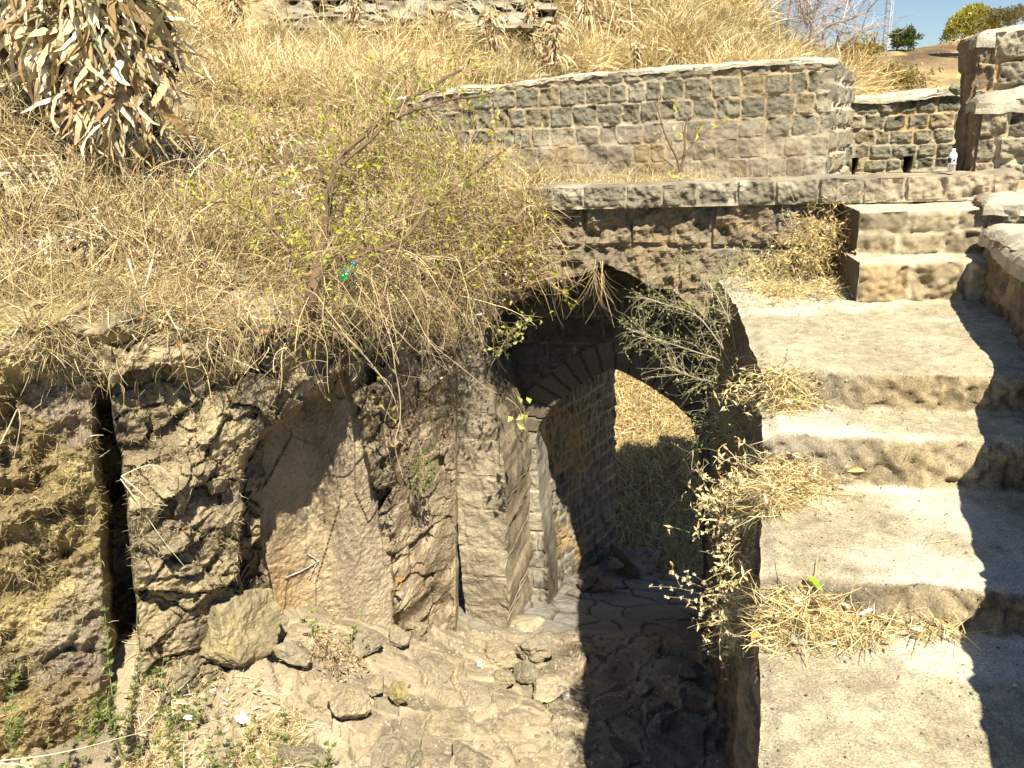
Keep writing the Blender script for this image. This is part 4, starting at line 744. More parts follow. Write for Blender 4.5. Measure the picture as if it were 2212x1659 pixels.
tumble('bramble', 'pale arching bare stems tumbling down over the rock left of the arch', (690, 540, 1000, 660, [4.9, 5.3, 5.9, 6.2, 6.2]), 130, .60, (.45, -.3, .1), 1, TWIG, 160, [(.5, .52, .12), (.6, .58, .16), (.4, .42, .1)], 1.5, .005)
tumble('bramble', 'brown leggy bramble mound above the crown of the arch', (940, 420, 1190, 545, [5.6, 5.7, 6.1, 6.25, 6.3]), 420, .26, (.0, -.3, .6), 2, [(.40, .26, .16), (.5, .36, .22), (.32, .2, .13), (.6, .48, .3)], 700, [(.42, .46, .08), (.5, .5, .12), (.3, .34, .06), (.45, .3, .12)], .9, .0048, sp=.7)
tumble('bramble', 'tangle of grey twigs hanging above the rubble left of the niche', (230, 640, 640, 760, [4.5, 5.0, 5.6, 6, 6]), 90, .36, (.1, -.4, .2), 3, TWIG, 60, [(.5, .5, .15), (.8, .34, .06)], 1.6, .006, sp=.7)
tumble('bramble', 'low leafy bramble on the bank around the green bottle', (700, 330, 1060, 520, [5.6, 5.6, 6.2, 6.5, 6.5]), 420, .40, (0, -.3, .6), 4, [(.5, .36, .22), (.4, .28, .17), (.62, .5, .32)], 1500, [(.42, .46, .06), (.52, .52, .10), (.36, .4, .06), (.5, .4, .14)], .6, .0045, sp=.8, lsz=.034)
tumble('bramble', 'few long stiff stems jutting out over the chalk marked niche', (600, 580, 900, 690, [4.6, 5.0, 5.5, 6, 6]), 40, .8, (.25, -.8, .25), 5, [(.4, .3, .18), (.5, .38, .22)], 40, GREEN, 1.3, .0065, sp=.35)
BR = [(.44, .31, .17), (.34, .23, .13), (.54, .41, .24), (.62, .5, .3), (.28, .18, .1)]
tumble('bramble', 'dense brown twig curtain spilling over the rock beside the arch shoulder', (740, 520, 1070, 690, [5.0, 5.3, 5.85, 6.1, 6.1]), 620, .42, (.15, -.5, .1), 6, BR, 500, [(.46, .48, .1), (.36, .4, .08), (.5, .36, .16)], 1.3, .0036, sp=.75)
tumble('bramble', 'thin brown twig fringe draped over the left pier and niche top', (240, 600, 740, 730, [4.5, 5.0, 5.6, 6, 6]), 330, .30, (.1, -.45, .15), 7, BR, 90, [(.5, .5, .15), (.72, .3, .06)], 1.4, .0034, sp=.75)
# hanging roots at the arch crown
g = Strands(); n = 60; xs = rng.choice([1190, 1200, 1225, 1275, 1285, 1292, 1300], n)+rng.normal(size=n)*7; P = onY(xs, 560+rng.random(n)*40, np.full(n, 6.12)); g.tubes(curve(P, np.array([0, -.3, -1.])+rng.normal(size=(n, 3))*.3, .12+.38*rng.random(n), 8, .8, .8, .1), .0022+.003*rng.random(n), pick([(.62, .46, .2), (.7, .55, .3), (.4, .3, .2)], n)); tag(g.make('hanging_roots', M_twig), 'thin straw coloured roots dangling into the dark arch', 'roots')
# green shrub that leans over the right haunch of the arch
shrub('thorny_shrub', 'grey green small leaved shrub leaning over the right side of the arch', 'shrub',
      [(limb([1600, 1570, 1510, 1440, 1385], [830, 760, 680, 660, 640], [4.9, 4.95, 5.0, 5.05, 5.1]), .012), (limb([1590, 1540, 1480, 1420, 1370], [800, 770, 750, 735, 715], [4.9, 4.9, 4.95, 5.0, 5.0]), .011), (limb([1600, 1580, 1540, 1500, 1470], [800, 700, 620, 580, 560], [5.0, 5.1, 5.3, 5.4, 5.5]), .011),
       (limb([1600, 1590, 1570, 1560], [860, 740, 640, 580], [5.0, 5.1, 5.4, 5.5]), .012), (limb([1610, 1590, 1560, 1535], [820, 860, 900, 940], [4.8, 4.7, 4.65, 4.6]), .010), (limb([1615, 1560, 1500, 1440], [850, 830, 815, 790], [4.8, 4.75, 4.75, 4.8]), .010), (limb([1640, 1640, 1620, 1590], [830, 870, 915, 935], [4.5, 4.4, 4.35, 4.3]), .008), (limb([1615, 1625, 1610, 1620], [760, 680, 610, 560], [5.1, 5.3, 5.5, 5.6]), .010)],
      42, .30, 3600, .020, [(.30, .33, .09), (.38, .40, .12), (.46, .46, .18), (.54, .5, .26), (.2, .24, .07)], (.5, .44, .3), tw=.0022, upb=.25, lw=.45, grav=.3)
# bare little shrub on the terrace
shrub('dead_sapling', 'small dark bare sapling with a few leaves growing on the gate terrace', 'sapling',
      [(limb([1470, 1462, 1440, 1425, 1415], [372, 340, 300, 260, 215], [6.35, 6.35, 6.3, 6.3, 6.3]), .022), (limb([1470, 1480, 1478, 1490], [372, 330, 290, 245], [6.35, 6.35, 6.35, 6.35]), .024), (limb([1462, 1500, 1530], [350, 310, 280], [6.35, 6.3, 6.3]), .010), (limb([1455, 1420, 1390], [360, 330, 300], [6.35, 6.3, 6.25]), .012)],
      7, .22, 26, .06, [(.5, .5, .12), (.6, .56, .2), (.4, .42, .1)], (.24, .16, .1), tw=.004, upb=.6, sub=2)
# weed with whorls of narrow leaves
def weed(px0, py0, px1, py1, Y, label, nwh, lsz, cols, group=None, nst=1, name='weed', stemc=(.4, .42, .2), w=.004, brn=0):
    A = onY(np.array(float(px0)), np.array(float(py0)), Y); root = empty(name, tuple(A)); tag(root, label, 'weed', group); s_ = Strands(); lf = Strands()
    for q in range(nst):
        B = onY(np.array(px1+(rng.normal()*35 if q else 0.)), np.array(py1+(abs(rng.normal())*60 if q else 0.)), Y-.05*q); t = np.linspace(0, 1, 10)[:, None]; P = A*(1-t)+B*t+np.stack([vn(np.stack([t[:, 0]*3+q*7, t[:, 0]*0, t[:, 0]*0+k], -1), 5) for k in range(3)], -1)*.02; s_.tubes(P[None], w, stemc, sides=5); lf = Strands()
        for k in range(nwh):
            f = .22+.78*(k+.5)/nwh; c = np.array([np.interp(f, t[:, 0], P[:, i]) for i in range(3)]); m = 7; a = rng.random()*6.28+np.arange(m)*6.28/m; D = np.stack([np.cos(a), np.sin(a), .25+.4*rng.random(m)], -1)
            off = rng.normal(size=3)*.03*(brn > 0); s_.tubes(np.stack([c, c+off*.5, c+off])[None], w*.6, stemc) if brn else None
            lf.leaves(np.repeat((c+off)[None], m, 0), D, lsz*(.6+.6*rng.random(m))*(1-.35*f), lsz*.34, pick(cols, m, .12))
        childof(s_.make('stem', M_twig), root); childof(lf.make('foliage', M_leaf), root); s_ = Strands()
    return root
weed(262, 1650, 218, 1315, 3.72, 'tall green weed with whorled leaves standing before the dark cleft', 12, .055, DGREEN, nst=1, w=.006)
weed(262, 1650, 300, 1420, 3.66, 'shorter forked green weed beside the tall one at the cleft', 9, .05, DGREEN, nst=2, w=.005)
weed(20, 1620, 30, 1440, 3.3, 'dark green weed at the left edge of the picture', 7, .05, DGREEN, nst=2)
WG = 'low green weeds along the bottom edge'
for k, (a, b, hh_) in enumerate([(60, 1700, 60), (120, 1690, 90), (190, 1640, 120), (330, 1600, 90), (380, 1650, 110), (430, 1560, 60), (480, 1690, 110), (530, 1640, 90), (590, 1700, 130), (620, 1610, 80), (350, 1500, 70), (690, 1690, 90), (240, 1560, 60), (310, 1700, 90)]):
    p = ground_hit(a, b) if a > 250 else onY(np.array(a*1.), np.array(b*1.), 3.55)
    weed(a, b, a+rng.normal()*12, b-hh_, float(p[1])-.02, 'low star leaved green weed sprawling among the straw at the bottom left', 5, .042, DGREEN+[(.3, .33, .1)], WG, nst=3, brn=1)
weed(690, 1385, 668, 1300, 4.9, 'pale green seedling clump rooted below the chalk arrow', 5, .045, [(.3, .36, .12), (.38, .42, .18)], nst=4, brn=1)
weed(760, 1400, 775, 1330, 4.85, 'sparse green weed at the foot of the niche', 4, .04, [(.3, .36, .12), (.38, .42, .18)], nst=4, brn=1)
# small creeper leaves beside the pier
def vine(label, pts, Y, nl, lsz, cols, name='creeper', lw=.6, tcol=(.5, .4, .22)):
    P = limb([p[0] for p in pts], [p[1] for p in pts], [Y]*len(pts), 16); root = empty(name, tuple(P[0])); tag(root, label, 'creeper'); s_ = Strands(); s_.tubes(P[None], .005, tcol, sides=5); n = nl; i = rng.integers(3, 15, n); C = curve(P[i], rng.normal(size=(n, 3)), .05+.09*rng.random(n), 5, .6, .2); s_.tubes(C, .002, tcol); childof(s_.make('stem', M_twig), root); lf = Strands(); D = rng.normal(size=(n, 3))+up*.3; lf.leaves(C[:, -1], D, lsz*(.6+.7*rng.random(n)), lsz*lw, pick(cols, n, .12)); childof(lf.make('foliage', M_leaf), root); return root
YG = [(.5, .54, .14), (.4, .45, .1), (.58, .58, .22)]
vine('creeper with pale green leaves reaching over the dark arch from the left', [(1060, 790), (1090, 740), (1110, 710), (1150, 690)], 5.7, 60, .045, YG)
vine('sprig of four broad leaves hanging inside the arch', [(1095, 860), (1120, 880), (1130, 905), (1150, 880)], 5.75, 9, .07, YG, lw=.7)
vine('trailing stem with yellow leaves in front of the rough brown rock', [(790, 780), (850, 830), (830, 930), (845, 1000)], 5.0, 9, .06, [(.62, .58, .1), (.7, .6, .15)])
vine('dark leafy tuft clinging to the crack right of the niche', [(905, 960), (915, 1000), (905, 1040), (912, 1060)], 5.55, 130, .04, DGREEN)
# dry seed-head plants spilling off the stair edge
def seedplant(label, base, tips, Y, group, n2=5, bead=.0065):
    A = onY(np.array(base[0]*1.), np.array(base[1]*1.), Y); root = empty('seed_head_plant', tuple(A)); tag(root, label, 'dry weed', group); s_ = Strands(); h = []
    for tx, ty in tips:
        B = onY(np.array(tx*1.), np.array(ty*1.), Y-.25*rng.random()); t = np.linspace(0, 1, 12)[:, None]; P = A*(1-t)+B*t+up*.05*np.sin(t*3.1)+rng.normal(size=3)*.02*t*(1-t)*4; s_.tubes(P[None], .0035, (.66, .5, .2))
        for k in range(3, 12):
            if rng.random() < .75: h.append(P[k]+rng.normal(size=3)*.004)
            if rng.random() < .5:
                C = curve(P[k][None], (B-A)[None]/np.linalg.norm(B-A)+rng.normal(size=(1, 3))*.7, .05+.09*rng.random(), 5, .5, .2)[0]; s_.tubes(C[None], .002, (.6, .48, .2)); h += [C[-1], C[2]]
    h = np.array(h); lf = s_
    for r in range(7): lf.leaves(h, rng.normal(size=h.shape), bead*2.1, bead*1.4, pick([(.80, .72, .42), (.72, .62, .34), (.86, .8, .55)], len(h), .1))
    childof(lf.make('flower_sprays', M_grass), root); return root
SG = 'dry seed head plants hanging off the stair edge'
seedplant('seed head plant arching far left over the dark path', (1625, 1370), [(1405, 1268), (1440, 1290), (1475, 1255), (1500, 1360)], 3.0, SG)
seedplant('seed head plant dangling below the straw on the lowest tread', (1640, 1290), [(1540, 1230), (1560, 1400), (1595, 1410), (1535, 1300), (1520, 1350)], 2.9, SG)
seedplant('upright seed head plant below the middle straw heap', (1630, 1120), [(1545, 1230), (1570, 1190), (1600, 1300), (1530, 1150), (1560, 1270)], 3.2, SG)
seedplant('seed head plant sprawling left of the middle straw heap', (1650, 1060), [(1530, 1100), (1560, 1050), (1575, 1120), (1560, 1160)], 3.5, SG)
def dryclump(label, poly, Y, n, L=.12, grp='dry leafy clumps on the stair edge', name='dry_weed', cols=STRAW, dd=(-.5, -.2, .1)):
    b = np.array(poly, float); c0 = b.mean(0); x = c0[0]+(b[:, 0].max()-b[:, 0].min())*.28*rng.normal(size=n); y = c0[1]+(b[:, 1].max()-b[:, 1].min())*.28*rng.normal(size=n); P = onY(x, y, Y+.12*rng.normal(size=n)); root = empty(name, tuple(onY(np.array(c0[0]), np.array(c0[1]), Y))); tag(root, label, 'dry weed', grp)
    g = Strands(); C = curve(P, np.array(dd)+rng.normal(size=(n, 3))*.7, L*(.4+rng.random(n)), 6, 1., .8, .1); g.tubes(C, .0025, pick(cols, n)); childof(g.make('stem', M_twig), root); lf = Strands(); m = n*4; i = rng.integers(0, n, m); k = rng.integers(1, 6, m); lf.leaves(C[i, k], rng.normal(size=(m, 3)), .035*(.5+rng.random(m)), .012, pick(cols, m, .15)); childof(lf.make('foliage', M_grass), root); return root
dryclump('bleached leafy clump spilling over the edge beside the lowest straw drift', [(1560, 1230), (1640, 1400)], 2.85, 170)
dryclump('bleached leafy clump spilling off the middle tread edge', [(1530, 1000), (1680, 1150)], 3.4, 260)
dryclump('bleached leafy clump at the corner under the landing', [(1600, 800), (1720, 890)], 3.75, 150, cols=STRAW+[(.5, .45, .2)])
dryclump('thick dry creeper heaped in the corner below the coping', [(1700, 450), (1860, 610)], 5.6, 520, .2, cols=[(.62, .47, .2), (.72, .56, .28), (.5, .36, .15)], dd=(0, -.3, -.3))
dryclump('straw coloured weeds at the left end of the landing', [(1600, 560), (1700, 650)], 5.7, 300, .18, cols=STRAW+[(.5, .45, .2)], dd=(0, -.2, .5))
dryclump('dry leaf litter clump on the rocks below the niche', [(650, 1370), (760, 1460)], 4.75, 300, .14, cols=[(.6, .48, .28), (.7, .58, .36), (.42, .28, .16)], dd=(0, -.3, .3))
# dried up broad-leaved plants on the hillside
def husk(name, label, px, py, hpx, Y, nl, lw, group, tall=1., dark=True):
    A = onY(np.array(px*1.), np.array(py*1.), Y); hh_ = hpx/FPX*Y; root = empty(name, tuple(A)); tag(root, label, 'withered plant', group); s_ = Strands(); k = 3 if dark else 2
    for q in range(k):
        B = A+np.array([rng.normal()*.10*hh_, 0, hh_*tall*(1-.25*q)]); t = np.linspace(0, 1, 8)[:, None]; P = A*(1-t)+B*t+rng.normal(size=(8, 3))*.02*hh_; s_.tubes(P[None], hh_*.09, (.16, .11, .07) if dark else (.4, .3, .2), sides=6, prof=np.linspace(1, .7, 8))
    n = nl; f = rng.random(n); P = A+np.stack([rng.normal(size=n)*.10*hh_, -.03+rng.normal(size=n)*.08*hh_, f*hh_*tall*.9+.05], -1); a = rng.random(n)*6.28
    D = np.stack([np.cos(a)*.9, np.sin(a)*.9-.2, .5-.9*(1-f)], -1); C = curve(P, D, hh_*(.25+.30*rng.random(n))*(1.15-.5*f), 7, .9, 2.1, .05); lf = Strands()
    lf.ribbons(C, lw*(.5+rng.random(n)), pick([(.66, .54, .32), (.74, .64, .42), (.5, .37, .2), (.36, .25, .13), (.6, .48, .28)], n, .15), prof=[.5, 1, 1, .9, .7, .5, .15], side=rng.normal(size=(n, 3))*.5+np.array([0, 1, 0])); childof(s_.make('stalk', M_twig), root); childof(lf.make('foliage', M_grass), root); return root
HG = 'withered stalks on the hillside'
for k, (a, b, h_, Y, lab) in enumerate([(971, 100, 75, 12.5, 'withered stalk with a skirt of white leaves left of centre on the hillside'), (1063, 118, 80, 12.3, 'withered stalk with white tatters beside the rock boulders'), (1200, 150, 95, 12.0, 'dark withered stalk standing just above the bastion wall'), (1158, 152, 50, 12.0, 'short withered stub left of the dark stalk above the bastion'), (1268, 42, 80, 14.0, 'withered stalk hanging at the top edge above the boulders'), (1376, 142, 40, 11.5, 'short dark leaning stub right above the bastion coping'), (1148, 48, 50, 14.0, 'small withered stalk between the boulders near the top edge'), (767, 62, 65, 12.8, 'slim grey withered stalk in front of the rock band'), (515, 72, 105, 11.8, 'tall withered stalk shedding pale leaves at the top edge')]):
    husk('withered_stalk', lab, a, b, h_, Y, 110, .026, HG, dark=(k != 8))
# the large clump of bleached leaves top left
def bigclump(label, bases, group=None):
    A = onY(np.array(230.), np.array(330.), 6.1); root = empty('withered_plant', tuple(A)); tag(root, label, 'withered plant'); s_ = Strands(); lf = Strands(); gf = Strands()
    for (x0, y0, h_, Y, n) in bases:
        B = onY(np.array(x0*1.), np.array(y0*1.), Y); H = h_/FPX*Y; t = np.linspace(0, 1, 9)[:, None]; P = B+up*H*t+rng.normal(size=(9, 3))*.02; s_.tubes(P[None], .09, (.07, .045, .03), sides=7)
        f = rng.random(n); Q = B+np.stack([rng.normal(size=n)*.07, -.06+rng.normal(size=n)*.06, f*H], -1); a = rng.random(n)*6.28; D = np.stack([np.cos(a)*.7, np.sin(a)*.7-.3, -.35+.7*f*rng.random(n)], -1); C = curve(Q, D*np.array([.8, .8, 1]), .16+.30*rng.random(n), 12, 1.0, 2.2, .22)
        lf.ribbons(C, .02+.045*rng.random(n)**1.5, pick([(.80, .70, .50), (.72, .60, .38), (.60, .46, .26), (.42, .28, .14), (.84, .76, .58), (.66, .52, .30)], n, .12), prof=[.4, .7, .9, 1, .85, 1, .9, .75, .8, .6, .4, .15], side=rng.normal(size=(n, 3))*.7+np.array([0, 1, 0]))
        m = n//5; f = rng.random(m); Q = B+np.stack([rng.normal(size=m)*.06, -.05+0*f, H*(.5+.5*f)], -1); D = np.stack([rng.normal(size=m), -.3+rng.normal(size=m)*.4, .9+0*f], -1); C = curve(Q, D, .35+.3*rng.random(m), 9, .5, 1.6, .03); gf.ribbons(C, .02+.014*rng.random(m), pick([(.22, .24, .12), (.30, .30, .16), (.4, .34, .22)], m, .1), prof=[.8, 1, 1, 1, .9, .8, .6, .4, .1])
    childof(s_.make('stalk', M_twig), root); childof(lf.make('dead_leaves', M_grass), root); childof(gf.make('live_leaves', M_leaf), root)
bigclump('great clump of bleached drooping leaves with dark hollows in the top left corner', [(30, 150, 230, 6.2, 50), (75, 120, 200, 6.3, 60), (115, 170, 230, 6.1, 90), (165, 225, 280, 5.9, 110), (215, 280, 300, 5.9, 150), (262, 290, 300, 5.9, 130), (300, 230, 260, 6.0, 110), (335, 290, 250, 6.1, 60), (240, 180, 240, 6.2, 100), (150, 110, 160, 6.5, 60), (375, 160, 120, 6.4, 30), (290, 120, 160, 6.3, 60)], None)
# ================================================================== ROCKS on the path
ROCKC = [(.33, .275, .19), (.28, .24, .175), (.37, .305, .21), (.24, .21, .16)]
def gr(px, py, w_, h_, label, col=None, seed=0, group=None, name='rock', flat=None, sink=.35, zadd=0., rotz=None):
    p = ground_hit(px, py+h_*.30); dep = p@F; rx = w_/2/FPX*dep*(1.12 if w_ > 90 or w_ < 18 else 1.3); rz = h_/2/FPX*dep*1.0; o = rock_mesh(name, (p[0], p[1]+rx*.25, p[2]+rz*(1-2*sink)+zadd), (rx, rx*.85, rz), 900+seed, col or ROCKC[seed % 4], rotz=(seed*1.3) % 3 if rotz is None else rotz*1., sub=5 if w_ > 40 else 4 if w_ > 22 else 3, tilt=(.15*math.sin(seed*2.1), 0))
    tag(o, label, 'rock', group); return o
RL = [(1131, 1342, 92, 60, 'pale rock leaning on the foot of the lit arch pillar'), (1157, 1404, 78, 62, 'angular rock with a chipped face right of the pile by the pier'), (1087, 1421, 78, 48, 'flat topped rock left in the pile by the pier'), (1138, 1460, 54, 52, 'grey rock at the lower right of the pile by the pier'), (1097, 1473, 48, 52, 'rounded rock lowest in the pile by the pier'),
      (1188, 1497, 86, 30, 'flat pale slab lying in the lit sand of the path'), (1226, 1507, 20, 24, 'small white stone on the edge of the dark shadow'), (855, 1512, 48, 68, 'olive stained upright boulder in the middle foreground'), (812, 1490, 62, 40, 'half buried grey rock touching the olive boulder'),
      (937, 1436, 80, 68, 'big tan boulder below the rough brown rock face'), (991, 1438, 48, 70, 'narrow standing rock right of the tan boulder'), (870, 1284, 28, 20, 'small grey stone resting in the straw beside the niche'), (896, 1362, 44, 48, 'dark rock wedged in the foot of the brown rock face'), (862, 1385, 46, 52, 'light rock standing among straw right of the niche'),
      (1097, 1575, 150, 50, 'broad low slab in the sandy foreground'), (1218, 1592, 106, 50, 'squared slab ending at the shadow edge'), (947, 1562, 160, 95, 'large smooth boulder filling the middle foreground'), (850, 1612, 120, 100, 'mossy grey boulder at the bottom edge'), (757, 1532, 90, 90, 'grey boulder among pale weeds at the bottom'),
      (1318, 1528, 96, 52, 'flat topped rock in the shadow of the stairs'), (1389, 1490, 44, 40, 'brown rock behind the flat one in the stair shadow'), (1434, 1566, 56, 50, 'round rock low in the stair shadow'), (1465, 1512, 52, 60, 'dark rock against the stair side wall'), (1495, 1455, 50, 44, 'small rock in the corner of the stair wall and arch'),
      (490, 1390, 230, 200, 'great rounded mossy boulder left of the niche foot'), (633, 1420, 72, 86, 'tan boulder between the great mossy one and the leaf litter'), (697, 1500, 112, 90, 'flat grey boulder in front of the leaf litter'), (640, 1605, 150, 110, 'grey bedrock hump at the bottom left of the path'), (354, 1301, 28, 30, 'little dark stone perched on the left pier'),
      (1010, 1632, 120, 60, 'worn slab at the bottom edge of the sandy path'), (1170, 1650, 110, 50, 'pale slab under the bottom edge by the shadow'), (1340, 1630, 110, 60, 'shaded slab at the bottom of the dark path'), (430, 1330, 80, 60, 'grey blocky rock over the great mossy boulder'), (790, 1400, 60, 60, 'tan rock in front of the leaf litter')]
for k, (a, b, w_, h_, lab) in enumerate(RL):
    if k == 28: continue
    gr(a, b, w_, h_, lab, seed=k, col=(.78, .74, .66) if k == 6 else (.30, .25, .12) if k in (7,) else (.33, .275, .17) if k == 24 else (.40, .34, .24) if k in (0, 5, 15) else None, sink=.62 if (w_ > 90 or k in (9, 10)) and k != 24 else .08, zadd=.0)
g = Strands(); n = 3500; i = rng.integers(0, len(GP_), 60000); x, y = GX_[i], GY_[i]; i = i[(sdf(x, y, [(560, 1380), (1180, 1360), (1520, 1380), (1560, 1700), (560, 1700)]) < 0) & GM_[i]][:n]; n = len(i); r = .004+.014*rng.random(n)**3
a = rng.normal(size=(n, 8, 3))*.25+np.array([[-1, -1, -1], [1, -1, -1], [1, 1, -1], [-1, 1, -1], [-.8, -.8, 1], [.8, -.8, 1], [.8, .8, 1], [-.8, .8, 1]])*.75; V = GP_[i][:, None]+a*r[:, None, None]*np.array([1, 1, .6]); b = np.arange(n)[:, None]*8
Q = np.concatenate([b+np.array([q]) for q in ([3, 2, 1, 0], [4, 5, 6, 7], [0, 1, 5, 4], [1, 2, 6, 5], [2, 3, 7, 6], [3, 0, 4, 7])]); tag(mesh_obj('gravel', V.reshape(-1, 3), Q, M_rock, np.repeat(pick([(.4, .34, .25), (.3, .25, .19), (.5, .43, .33)], n), 8, 0)), kind='stuff', label='fine gravel and grit strewn over the sunken path')
P, N_, d, x, y = sample('stairs', 2600, [(1650, 640), (2130, 640), (2212, 800), (2212, 1700), (1650, 1700)], lambda P, x, y: .3+ss(fbm(P, 2, 3, 630), 0, .3)); n = 2600; r = .0015+.004*rng.random(n)**4; a = rng.normal(size=(n, 8, 3))*.25+np.array([[-1, -1, -1], [1, -1, -1], [1, 1, -1], [-1, 1, -1], [-.8, -.8, 1], [.8, -.8, 1], [.8, .8, 1], [-.8, .8, 1]])*.75
b = np.arange(n)[:, None]*8; V = P[:, None]+a*r[:, None, None]*np.array([1, 1, .6]); Q = np.concatenate([b+np.array([q]) for q in ([3, 2, 1, 0], [4, 5, 6, 7], [0, 1, 5, 4], [1, 2, 6, 5], [2, 3, 7, 6], [3, 0, 4, 7])]); tag(mesh_obj('grit', V.reshape(-1, 3), Q, M_rock, np.repeat(pick([(.36, .30, .22), (.2, .17, .14), (.6, .54, .42)], n), 8, 0)), kind='stuff', label='loose grit scattered over the stair treads')
g = Strands(); n = 420; P, N_, d, x, y = sample('stairs', n, [(1650, 640), (2130, 660), (2150, 1700), (1650, 1700)], lambda P, x, y: .06+np.exp(-(np.minimum.reduce([abs(y-1400), abs(y-1090), abs(y-915), abs(y-690)])/45.)**2)*np.exp(-(x-1650)/260.)); g.ribbons(curve(P+up*.006, rng.normal(size=(n, 3))*np.array([1, 1, .08]), .02+.10*rng.random(n)**2, 4, .5, .0), .0025, pick(STRAW, n)); tag(g.make('straw_wisps', M_grass), kind='stuff', label='stray wisps of straw blown across the treads')
PBG = 'pebbles scattered on the path'
for k in range(90):
    a = rng.uniform(620, 1500); b = rng.uniform(1400, 1650); s_ = rng.uniform(5, 15)
    o = gr(a, b, s_, s_*.8, 'small loose pebble lying on the sandy path below the arch', seed=100+k, group=PBG, name='pebble')
def on_stair(px, py, up_=.0):
    P, N_, x, y = cloud('stairs'); i = np.argmin((x-px)**2+(y-py)**2); return P[i]+up*up_
for k, (a, b, s_, lab) in enumerate([(1733, 1409, 24, 'brown pebble at the foot of the straw on the lowest tread'), (1917, 1411, 18, 'pale flat pebble alone on the lowest tread'), (1800, 1440, 7, None), (1870, 1475, 6, None), (1960, 1395, 7, None), (1840, 1560, 8, None), (1990, 1560, 7, None), (1760, 1500, 6, None), (1930, 1500, 7, None)]):
    p = on_stair(a, b); r = s_/2/FPX*(p@F); tag(rock_mesh('pebble', p+up*r*.3, (r*1.2, r, r*.65), 300+k, (.45, .36, .27), sub=3), lab or 'tiny grit pebble lying on the bare lowest tread', 'pebble', 'grit on the lowest tread' if lab is None else None)
# low stone block beyond the arch
bl = rock_mesh('rubble_block', onY(np.array(1372.), np.array(1225.), 8.75), (.46, .42, .5), 77, (.24, .21, .17), ang=.5, sub=5); tag(bl, 'low broken stone block beyond the arch at the end of the passage', 'stone block')
for k, (a, b, Y_, r) in enumerate([(1290, 1240, 8.1, .14), (1265, 1265, 7.9, .12), (1310, 1262, 7.9, .13), (1240, 1285, 7.7, .10), (1330, 1220, 8.2, .12)]):
    tag(rock_mesh('rubble_stone', onY(np.array(a*1.), np.array(b*1.), Y_), (r, r, r*.7), 500+k, (.2, .17, .14), sub=3), ['fallen stone at the foot of the block', 'fallen stone nearest the pillar in the passage', 'round fallen stone in front of the block', 'smallest fallen stone by the passage wall', 'fallen stone tucked against the block'][k]+' in the dark', 'stone')
# rubble in the broken place under the rear parapet cap
for k, (a, b, r) in enumerate([(2078, 194, .085), (2042, 200, .05), (2056, 204, .045), (2030, 198, .035)]):
    tag(rock_mesh('rubble_stone', onplane(np.array(a*1.), np.array(b*1.), TB-nB*.0, nB)+nB*.01, (r*1.5, r, r*.8), 540+k, (.30, .27, .18), sub=3), ['large loose stone under the broken parapet cap', 'flat loose stone left in the broken parapet gap', 'small wedge stone low in the broken parapet gap', 'smallest stone at the left of the broken parapet gap'][k], 'stone')
# ================================================================== LITTER
def lathe(prof_, n=28, dent=0., seed=1):
    pr = np.array(prof_, float); a = np.linspace(0, 2*math.pi, n+1); r, z = pr[:, 0][:, None], pr[:, 1][:, None]; V = np.stack([r*np.cos(a), r*np.sin(a), z+0*a], -1)
    if dent: V[..., :2] *= (1+dent*fbm(V*30, 1, 3, seed))[..., None]; V[..., 2] += dent*.02*vn(V*40, seed)
    return V.reshape(-1, 3), gridq(len(pr), n+1)
M_wp = plain('white_plastic', (.82, .83, .88), .35); M_blk = plain('black_print', (.02, .02, .03), .4); M_clear = plain('cloudy_plastic', (.75, .74, .68), .2, Transmission_Weight=.75); M_gp = plain('green_plastic', (.01, .42, .09), .12, Transmission_Weight=.45); M_pur = plain('purple_print', (.25, .12, .5), .5); M_pap = plain('white_paper', (.85, .85, .86), .8); M_blue = plain('blue_plastic', (.08, .15, .7), .4)
pb = onz(np.array(2054.), np.array(374.), ZS)+np.array([0, 0, .012]); bo = empty('water_bottle', tuple(pb)); tag(bo, 'small white plastic bottle with a black label on the wall coping', 'bottle')
def bpart(name, pr, mat, root, M=None, **k):
    V, Q = lathe(pr, **k); 
    if M is not None: V = V@M.T
    return childof(mesh_obj(name, V+np.array(root.location), Q, mat, None, smooth=True), root)
bpart('body', [(0, 0), (.024, 0), (.027, .004), (.028, .03), (.026, .034), (.028, .038), (.028, .052)], M_clear, bo)
bpart('shoulder', [(.0282, .052), (.0285, .055), (.0285, .105), (.026, .118), (.015, .135), (.012, .138)], M_wp, bo)
bpart('label', [(.0290, .060), (.0294, .061), (.0294, .092), (.0290, .093)], M_blk, bo); bpart('cap', [(.012, .138), (.0135, .139), (.0135, .154), (.012, .156), (0, .156)], M_wp, bo)
a = np.linspace(-2.3, -1.1, 12); zz = np.linspace(.062, .091, 8); A_, Z_ = np.meshgrid(a, zz, indexing='ij'); V = np.stack([.0299*np.cos(A_), .0299*np.sin(A_), Z_], -1).reshape(-1, 3); childof(mesh_obj('label_panel', V+pb, gridq(12, 8), plain('grey_print', (.55, .56, .62), .4), None), bo)
a = np.linspace(0, 2*math.pi, 17)[:-1]; V = np.array([[.0075*math.cos(q)*1.0, -.0303, .077+.0075*math.sin(q)] for q in a]+[[0, -.0303, .077]]); V[:, 0] += -.004; childof(mesh_obj('emblem', V+pb, None, M_blk, None, tris=[[i, (i+1) % 16, 16] for i in range(16)]), bo)
gb = onY(np.array(735.), np.array(606.), 4.72); gbt = empty('green_bottle', tuple(gb)); tag(gbt, 'crushed green plastic bottle lying in the brush beside the shrub trunk', 'bottle')
